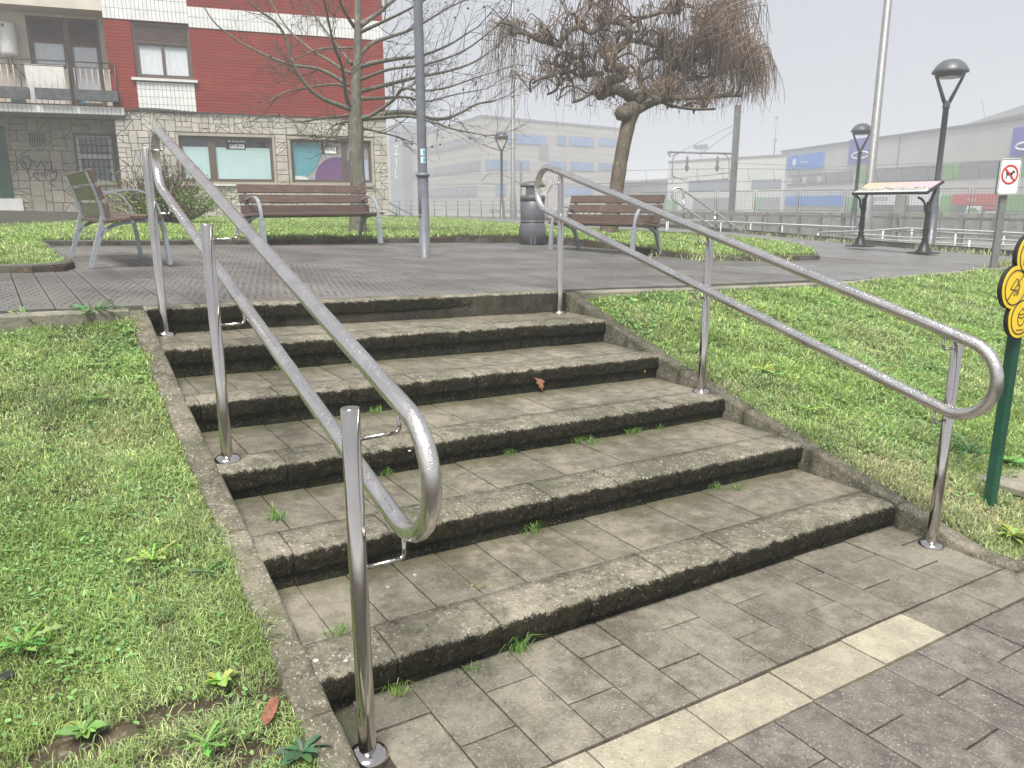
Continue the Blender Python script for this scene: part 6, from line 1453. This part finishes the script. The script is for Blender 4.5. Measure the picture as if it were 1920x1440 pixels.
# ---- bare tree behind the middle bench
rt_ = random.Random(42); TD = 13.3
tb_ = sight(670, 405, TD); tb_.z = LAWNZ(tb_.x, tb_.y)
tree = thing('bare_tree', 'leafless spreading tree with straight mossy trunk behind the middle bench', 'tree', tb_)
def tp(x, y, dd=0.): return sight(x, y, TD+dd)
m = MB(); limb_mesh(m, [tb_-FZ*.1, tb_+FZ*.25, tp(671, 350), tp(668, 290), tp(667, 240), tp(667, 190), tp(670, 120), tp(671, 60), tp(671, 0), tp(674, -70), tp(670, -150)], .0, .0, 12, 1)
P = [tb_-FZ*.1, tb_+FZ*.2, tp(671, 350), tp(668, 290), tp(667, 240), tp(667, 190), tp(670, 120), tp(671, 60), tp(671, 0), tp(674, -70), tp(670, -150)]; RR_ = [.19, .145, .132, .13, .138, .098, .078, .066, .056, .048, .036]
m = MB(); Q = smooth_path(P, 4); m.tube(Q, [float(np.interp(i/4, range(len(RR_)), RR_))*(1+.05*vnoise(q, 4)) for i, q in enumerate(Q)], 14, cap=False); m.build('trunk', M['bark'], tree)
LIMBS = [([(662, 205), (652, 203), (625, 193), (600, 182), (575, 160), (552, 125), (535, 70), (515, 40), (480, 15), (450, -20)], .06, -1.2), ([(662, 138), (645, 132), (615, 112), (590, 98), (565, 78), (545, 60), (520, 25), (500, -15)], .05, 1.0), ([(662, 208), (650, 185), (645, 150), (640, 120), (628, 92), (618, 50), (612, 20), (604, -10)], .048, -1.8),
         ([(672, 172), (690, 168), (740, 155), (790, 143), (840, 133), (885, 118), (920, 95), (945, 70)], .055, .8), ([(674, 225), (700, 214), (738, 187), (755, 166), (790, 170), (835, 165), (880, 150)], .05, -1.2), ([(675, 125), (700, 118), (745, 110), (790, 104), (840, 85), (880, 60)], .06, -.6), ([(675, 102), (700, 80), (728, 70), (772, 55), (815, 30), (850, 10), (900, -10)], .055, 1.4),
         ([(675, 48), (690, 38), (715, 20), (745, -4), (790, -30)], .08, .5), ([(672, 222), (700, 219), (740, 211), (775, 212), (805, 222), (835, 222), (862, 212), (895, 195), (925, 190)], .075, 1.0), ([(676, 222), (720, 220), (770, 218), (820, 232), (850, 242), (890, 250)], .05, -1.5),
         ([(662, 228), (645, 229), (625, 236), (614, 248), (612, 258)], .035, -.8), ([(662, 258), (640, 260), (610, 256), (590, 259), (565, 250)], .035, 1.2), ([(660, 215), (640, 218), (600, 222), (560, 228), (520, 215), (490, 220)], .04, 1.6), ([(664, 50), (652, 32), (640, 10), (634, -20)], .05, -1.), ([(668, 90), (645, 90), (600, 92), (560, 108), (540, 116)], .03, .6),
         ([(665, 180), (640, 160), (605, 160), (570, 166), (530, 175), (505, 190)], .035, -.5), ([(676, 185), (720, 184), (760, 182), (800, 190), (850, 178), (905, 168)], .045, 1.8), ([(676, 240), (700, 245), (740, 255), (760, 262)], .028, .6), ([(670, 0), (650, -20), (600, -50)], .05, .5), ([(672, -10), (720, -60), (790, -90)], .05, -.8),
         ([(676, 60), (720, 40), (780, 10), (840, -30)], .045, -1.6), ([(674, 150), (730, 130), (800, 120), (870, 95), (930, 50)], .04, -1.9), ([(660, 120), (620, 70), (590, 30), (570, -10)], .04, 1.6), ([(655, 160), (600, 130), (540, 120), (470, 90), (410, 50), (380, 10)], .045, -.4)]
tw_ = MB(); balls = []
def grow(mb, p, d, L, r0, depth, rng_, droop=.0):
    n = max(3, int(L/.13)); pts = [p]; cur = Vector(p); dd = d.normalized()
    for i in range(n):
        dd = (dd+Vector((rng_.gauss(0, .13), rng_.gauss(0, .13), rng_.gauss(.05, .1)-droop*i/n))).normalized(); cur = cur+dd*(L/n); pts.append(cur.copy())
    mb.tube(pts, [r0+(max(.0022, r0*.3)-r0)*i/n for i in range(n+1)], 3 if r0 < .008 else 4, cap=False)
    if depth > 0:
        for i in range(1, n+1):
            if rng_.random() < (.85 if depth > 1 else .75):
                ax = Vector((rng_.gauss(0, 1), rng_.gauss(0, 1), rng_.gauss(0, 1))).cross(dd).normalized(); nd = (dd*math.cos(.75)+ax*math.sin(rng_.uniform(.45, .95))).normalized()
                grow(mb, pts[i], nd, L*rng_.uniform(.32, .62), max(.0026, r0*.5), depth-1, rng_, droop)
    elif rng_.random() < .05: balls.append(pts[-1])
for pix, r0, sp_d in LIMBS:
    n = len(pix); pts = [tp(x, y, sp_d*(i/(n-1))**1.2) for i, (x, y) in enumerate(pix)]
    m = MB(); Q = limb_mesh(m, pts, r0*.8, max(.009, r0*.22), 6); m.build('branch', M['bark'], tree)
    L = sum((b-a).length for a, b in zip(Q[:-1], Q[1:])); acc = 0
    for i in range(1, len(Q)):
        acc += (Q[i]-Q[i-1]).length
        if acc/L > .16 and rt_.random() < .52:
            d = (Q[i]-Q[i-1]).normalized(); ax = Vector((rt_.gauss(0, 1), rt_.gauss(0, 1), rt_.gauss(0, 1))).cross(d).normalized(); nd = d*.72+ax*.75+Vector((0, 0, .12))
            grow(tw_, Q[i], nd, rt_.uniform(.35, .85), .010*(1-acc/L*.4), 2, rt_)
    grow(tw_, Q[-1], (Q[-1]-Q[-3]).normalized(), .9, .010, 2, rt_)
tw_.build('twigs', M['twig'], tree, kind='stuff')
m = MB()
for p in balls[:90]: m.lathe([(0, .018), (.016, .009), (.018, 0), (.016, -.009), (0, -.018)], p-FZ*.03, 6)
m.build('seed_balls', M['black'], tree, kind='stuff')
# ---- weeping elm
rw = random.Random(9); ED = 15.0
el = thing('weeping_tree', 'leafless weeping tree with contorted limbs and a dome of hanging brown twigs', 'tree', ELM)
def ep(zx, zy, dd=0.): return sight(900+zx/3.131, zy/3.131, ED+dd)
P = [ELM-FZ*.15, ELM+FZ*.1, ep(790, 1180), ep(805, 1080), ep(825, 950), ep(850, 820), ep(872, 720), ep(885, 660), ep(890, 620)]; RR_ = [.23, .18, .152, .142, .137, .135, .14, .17, .18]
m = MB(); Q = smooth_path(P, 4); m.tube(Q, [float(np.interp(i/4, range(len(RR_)), RR_))*(1+.07*vnoise(q, 5)) for i, q in enumerate(Q)], 14); m.lathe([(0, .15), (.14, .11), (.19, 0), (.14, -.12), (0, -.15)], ep(845, 665, -.1), 12); m.build('trunk', M['elmbark'], el)
EL = [([(885, 640), (900, 600), (860, 550), (800, 525), (740, 540), (705, 560), (700, 510), (760, 470), (835, 455), (840, 400), (745, 400), (770, 350), (800, 300), (870, 230), (872, 160), (820, 130), (750, 128), (700, 150), (655, 192), (585, 160), (520, 185), (480, 235), (465, 268), (410, 250), (340, 235), (290, 205), (235, 190), (180, 195), (185, 150), (120, 130)], .20, .045, -.5),
      ([(890, 630), (950, 575), (1010, 535), (1065, 495), (1095, 420), (1160, 370), (1230, 350), (1290, 330), (1360, 300)], .17, .06, .3), ([(985, 550), (945, 490), (930, 420), (960, 365), (1030, 340), (1090, 350)], .10, .05, .6), ([(905, 655), (980, 620), (1060, 590), (1140, 575), (1230, 575), (1330, 570), (1450, 560), (1540, 560)], .14, .05, -.9),
      ([(720, 540), (650, 550), (600, 580), (545, 600)], .08, .04, -.6), ([(720, 430), (650, 440), (590, 450), (530, 420), (480, 440), (460, 490), (445, 530), (395, 555)], .08, .035, .5), ([(610, 440), (612, 380), (580, 340), (540, 350), (510, 395), (455, 385), (420, 430), (360, 460), (310, 490)], .075, .03, -.4), ([(750, 128), (735, 80), (748, 30), (752, -40), (760, -110)], .10, .06, .2),
      ([(870, 230), (930, 245), (1000, 260), (1080, 290), (1160, 300)], .09, .05, .7), ([(862, 150), (930, 110), (1010, 90), (1090, 70), (1170, 80)], .08, .04, -.5), ([(752, -40), (850, -80), (960, -60), (1060, -20)], .08, .04, .6), ([(1360, 300), (1420, 330), (1500, 400), (1580, 450)], .07, .035, -.6), ([(1160, 370), (1230, 270), (1300, 200), (1360, 150), (1410, 20), (1430, 10)], .06, .02, .5), ([(752, -40), (640, -70), (540, -40), (480, 20)], .07, .03, -.5),
      ([(780, 300), (730, 290), (715, 330), (760, 345)], .06, .04, .4), ([(1090, 70), (1190, 20), (1280, 60)], .05, .03, .8), ([(1140, 575), (1190, 480), (1290, 460), (1400, 440)], .08, .04, .9), ([(1230, 350), (1300, 240), (1420, 230)], .06, .03, -1.1), ([(1060, 590), (1120, 620), (1250, 640), (1380, 640)], .07, .03, -1.3)]
anch = []
for pix, r0, r1, sp_d in EL:
    n = len(pix); pts = [ep(x, y, sp_d*(i/(n-1))+.12*math.sin(i*1.7)) for i, (x, y) in enumerate(pix)]
    m = MB(); Q = smooth_path(pts, 4); k = len(Q); m.tube(Q, [(r0+(r1-r0)*(i/(k-1))**.6)*.66*(1+.16*vnoise(q, 3.5)) for i, q in enumerate(Q)], 8); m.build('limb', M['elmbark'], el)
    for i in range(2, k): anch.append((Q[i], (Q[i]-Q[i-1]).normalized(), i/k))
tw2 = MB(); side = Vector((RT.x, RT.y, 0)).normalized(); fwd = Vector((FW.x, FW.y, 0)).normalized(); trunk_ax = ep(885, 640)
def hang(p, out, rise, reach, fall, r0):
    n1 = 5; pts = []
    for i in range(n1+1): t = i/n1; pts.append(p+out*(reach*math.sin(t*PI/2))+FZ*(rise*math.sin(t*PI*.62)*1.0))
    q = pts[-1]; n2 = max(3, int(fall/.16)); d = out*.25-FZ*.6
    for i in range(n2): d = (d*.72+Vector((rw.gauss(0, .15), rw.gauss(0, .15), -.3))).normalized(); q = q+d*(fall/n2); pts.append(q.copy())
    n = len(pts); tw2.tube(pts, [r0*(1-.72*i/(n-1)) for i in range(n)], 3, cap=False, mi=rw.choice((0, 0, 1, 1, 1, 2)))
    return pts
def crown_bottom(x):                                                # lower rim of the crown in the zoomed survey
    return float(np.interp(x, [60, 200, 300, 450, 600, 760, 900, 1050, 1200, 1350, 1500, 1600, 1700, 1790], [560, 600, 640, 650, 700, 690, 700, 690, 700, 700, 700, 700, 640, 620]))
for it in range(95):                                                 # short contorted side branches
    p, d, t = rw.choice(anch[:400]); a = rw.uniform(0, 2*PI); dd = (side*math.cos(a)+fwd*math.sin(a)*.8+FZ*rw.uniform(-.1, .7)).normalized(); q = p.copy(); pts = [q.copy()]; L = rw.uniform(.4, 1.0); tz = rw.uniform(.5, 1.1)
    for k in range(9):
        dd = (dd+Vector((rw.gauss(0, .35), rw.gauss(0, .35), .45*math.cos(k*tz)-.22))).normalized(); dd.z = abs(dd.z) if q.z < p.z-.06 else dd.z; q = q+dd*(L/9); pts.append(q.copy())
    Q = smooth_path(pts, 3); k = len(Q); r0 = rw.uniform(.02, .036); tw2.tube(Q, [r0*(1-.6*i/(k-1)) for i in range(k)], 5, cap=False, mi=rw.choice((0, 0, 1)))
    for i in range(6, k, 2): anch.append((Q[i], (Q[i]-Q[i-1]).normalized(), .8))
cnt = 0
for it in range(2050):
    p, d, t = rw.choice(anch)
    v = p-CAM; w = v.dot(FW); zx = ((960+v.dot(RT)/w*FPX)-900)*3.131; zy = (720-v.dot(UP)/w*FPX)*3.131
    dens = .26 if zx < 620 else .4 if zx < 1000 else .85
    if rw.random() > dens: continue
    a = rw.uniform(0, 2*PI); rad = (p-trunk_ax); rad.z = 0; out = (side*math.cos(a)+fwd*math.sin(a)*.9+rad.normalized()*.55).normalized()
    mpp = w/FPX/3.131
    left = max(.12, (crown_bottom(zx)-zy)*mpp*rw.uniform(.35, 1.05)); fall = min(left, rw.uniform(.25, 1.6) if zx < 900 else rw.uniform(.3, 2.2))
    reach = rw.uniform(.1, .45); pts = hang(p, out, rw.uniform(.08, .36), reach, fall, rw.uniform(.007, .0145)); cnt += 1
    for _ in range(rw.choice((0, 1, 2, 2))):
        q = rw.choice(pts[2:]); hang(q, (side*rw.gauss(0, 1)+fwd*rw.gauss(0, 1)).normalized(), .04, rw.uniform(.05, .18), fall*rw.uniform(.25, .6), .006)
# long outer curtains at the right edge and over the top
for i in range(420):
    zx = rw.uniform(1230, 1600); zy = np.interp(zx, [1230, 1400, 1600], [120, 230, 440])+rw.gauss(0, 45); p = ep(zx, zy, rw.uniform(-1.4, 1.2)); out = (side*rw.uniform(.1, 1)+fwd*rw.gauss(0, .5)).normalized(); mpp = ED/FPX/3.131
    hang(p, out, rw.uniform(.05, .3), rw.uniform(.15, .55), max(.3, min(1.75, (crown_bottom(zx+80)-zy)*mpp*rw.uniform(.45, .95))), rw.uniform(.007, .012))
for i in range(60):
    zx = rw.uniform(1330, 1480); p = ep(zx, rw.uniform(10, 160), rw.uniform(-.8, .8)); hang(p, (side*rw.uniform(.5, 1)+fwd*rw.gauss(0, .4)).normalized(), rw.uniform(.1, .3), rw.uniform(.3, .7), rw.uniform(.6, 1.7), .010)
for i in range(70):
    zx = rw.uniform(60, 200); p = ep(rw.uniform(120, 300), rw.uniform(130, 220), rw.uniform(-.3, .3)); hang(p, (-side*rw.uniform(.2, 1)+fwd*rw.gauss(0, .5)).normalized(), rw.uniform(.02, .15), rw.uniform(.1, .4), rw.uniform(.5, 1.9), .008)
tw2.build('hanging_twigs', [plain('dark_hanging_twig', (.072, .048, .034), .8, 0, .3, 5), M['elmtwig'], plain('tan_hanging_twig', (.235, .165, .11), .8, 0, .3, 5)], el, kind='stuff')
# ---- pollarded stub far behind the bin
pt = thing('pollard_tree', 'pale pollarded tree stub with short knobbly branches behind the litter bin', 'tree', sight(1022, 405, 44))
m = MB()
for pts, r in (([(1022, 408), (1021, 380), (1020, 362)], .2), ([(1020, 365), (1014, 350), (1012, 336)], .12), ([(1020, 366), (1021, 350), (1019, 334)], .12), ([(1020, 366), (1029, 352), (1033, 338)], .12), ([(1028, 354), (1036, 344)], .09)): m.tube(smooth_path([sight(x, y, 44) for x, y in pts], 3), r, 6)
m.build('trunk', plain('pale_pollard_bark', (.30, .28, .25), .9), pt)
# ---- shrub in front of the stone wall
SD = 15.4; sb_ = sight(318, 424, SD); sb_.z = LAWNZ(sb_.x, sb_.y)
sh = thing('shrub', 'half bare shrub with brown twigs and green lower leaves by the stone wall', 'shrub', sb_)
rs2 = random.Random(3); m = MB(); tips = []
for i in range(260):
    a = rs2.uniform(0, 2*PI); e = rs2.uniform(.12, 1.45); L = rs2.uniform(.7, 1.28); d = Vector((math.cos(a)*math.cos(e), math.sin(a)*math.cos(e), math.sin(e)*.95)); p = sb_+Vector((d.x*.1, d.y*.1, 0)); pts = [p]; dd = d.copy()
    for k in range(6): dd = (dd+Vector((rs2.gauss(0, .12), rs2.gauss(0, .12), .06+rs2.gauss(0, .06)))).normalized(); p = p+dd*(L/6); pts.append(p.copy())
    pts = [q if q.z > sb_.z else Vector((q.x, q.y, sb_.z+.03)) for q in pts]
    m.tube(pts, [.011*(1-.6*k/6) for k in range(7)], 3, cap=False)
    for k in (3, 4, 5, 6):
        for _ in range(2):
            q = pts[k]; d2 = (dd+Vector((rs2.gauss(0, .5), rs2.gauss(0, .5), rs2.gauss(.1, .4)))).normalized(); l2 = rs2.uniform(.07, .2); m.tube([q, q+d2*l2*.5, q+d2*l2+FZ*.02], [.006, .005, .003], 3, cap=False); tips.append((q+d2*l2, d2))
m.build('stems', plain('brown_shrub_twig', (.10, .062, .045), .85, 0, .35, 9), sh, kind='stuff')
V = []; T = []; C = []
for (p, d) in tips:
    v = p-CAM; hgt = (p.z-sb_.z)/1.25; lat = (p-sb_).dot(side)
    prob = max(0, .5-hgt*.9)+max(0, lat*.45)*max(0, 1.15-hgt*1.2)+(.10 if lat < -.5 else .02)
    for _ in range(7):
        if rs2.random() > prob: continue
        a = Vector((rs2.gauss(0, 1), rs2.gauss(0, 1), rs2.gauss(.5, .7))).normalized(); s = a.orthogonal().normalized(); l = rs2.uniform(.035, .075); q = p+Vector((rs2.gauss(0, .05), rs2.gauss(0, .05), rs2.gauss(0, .05))); b0 = len(V)
        V += [tuple(q), tuple(q+a*l*.5+s*l*.24), tuple(q+a*l), tuple(q+a*l*.5-s*l*.24)]; T += [(b0, b0+1, b0+2), (b0, b0+2, b0+3)]; g_ = rs2.uniform(.6, 1.4); yl = rs2.uniform(0, .08); C += [((.10+yl)*g_, (.22+yl)*g_, .04*g_, 1)]*4
fo = tri_mesh('foliage', V, T, M['leafmat'], C, parent=sh); fo['kind'] = 'stuff'

# ================================================================== MIST
hz, hnt, hb = new_mat('mist'); hnt.nodes.remove(hb); pv = hnt.nodes.new('ShaderNodeVolumePrincipled')
pv.inputs['Density'].default_value = .005; pv.inputs['Color'].default_value = (.93, .95, .985, 1); pv.inputs['Anisotropy'].default_value = .25
hnt.links.new(pv.outputs[0], hnt.nodes['Material Output'].inputs['Volume'])
m = MB(); m.box((0, 100, 6.3), (1040, 1040, 16.4)); hzo = m.build('haze', hz, kind='stuff')
hzo.display_type = 'WIRE'
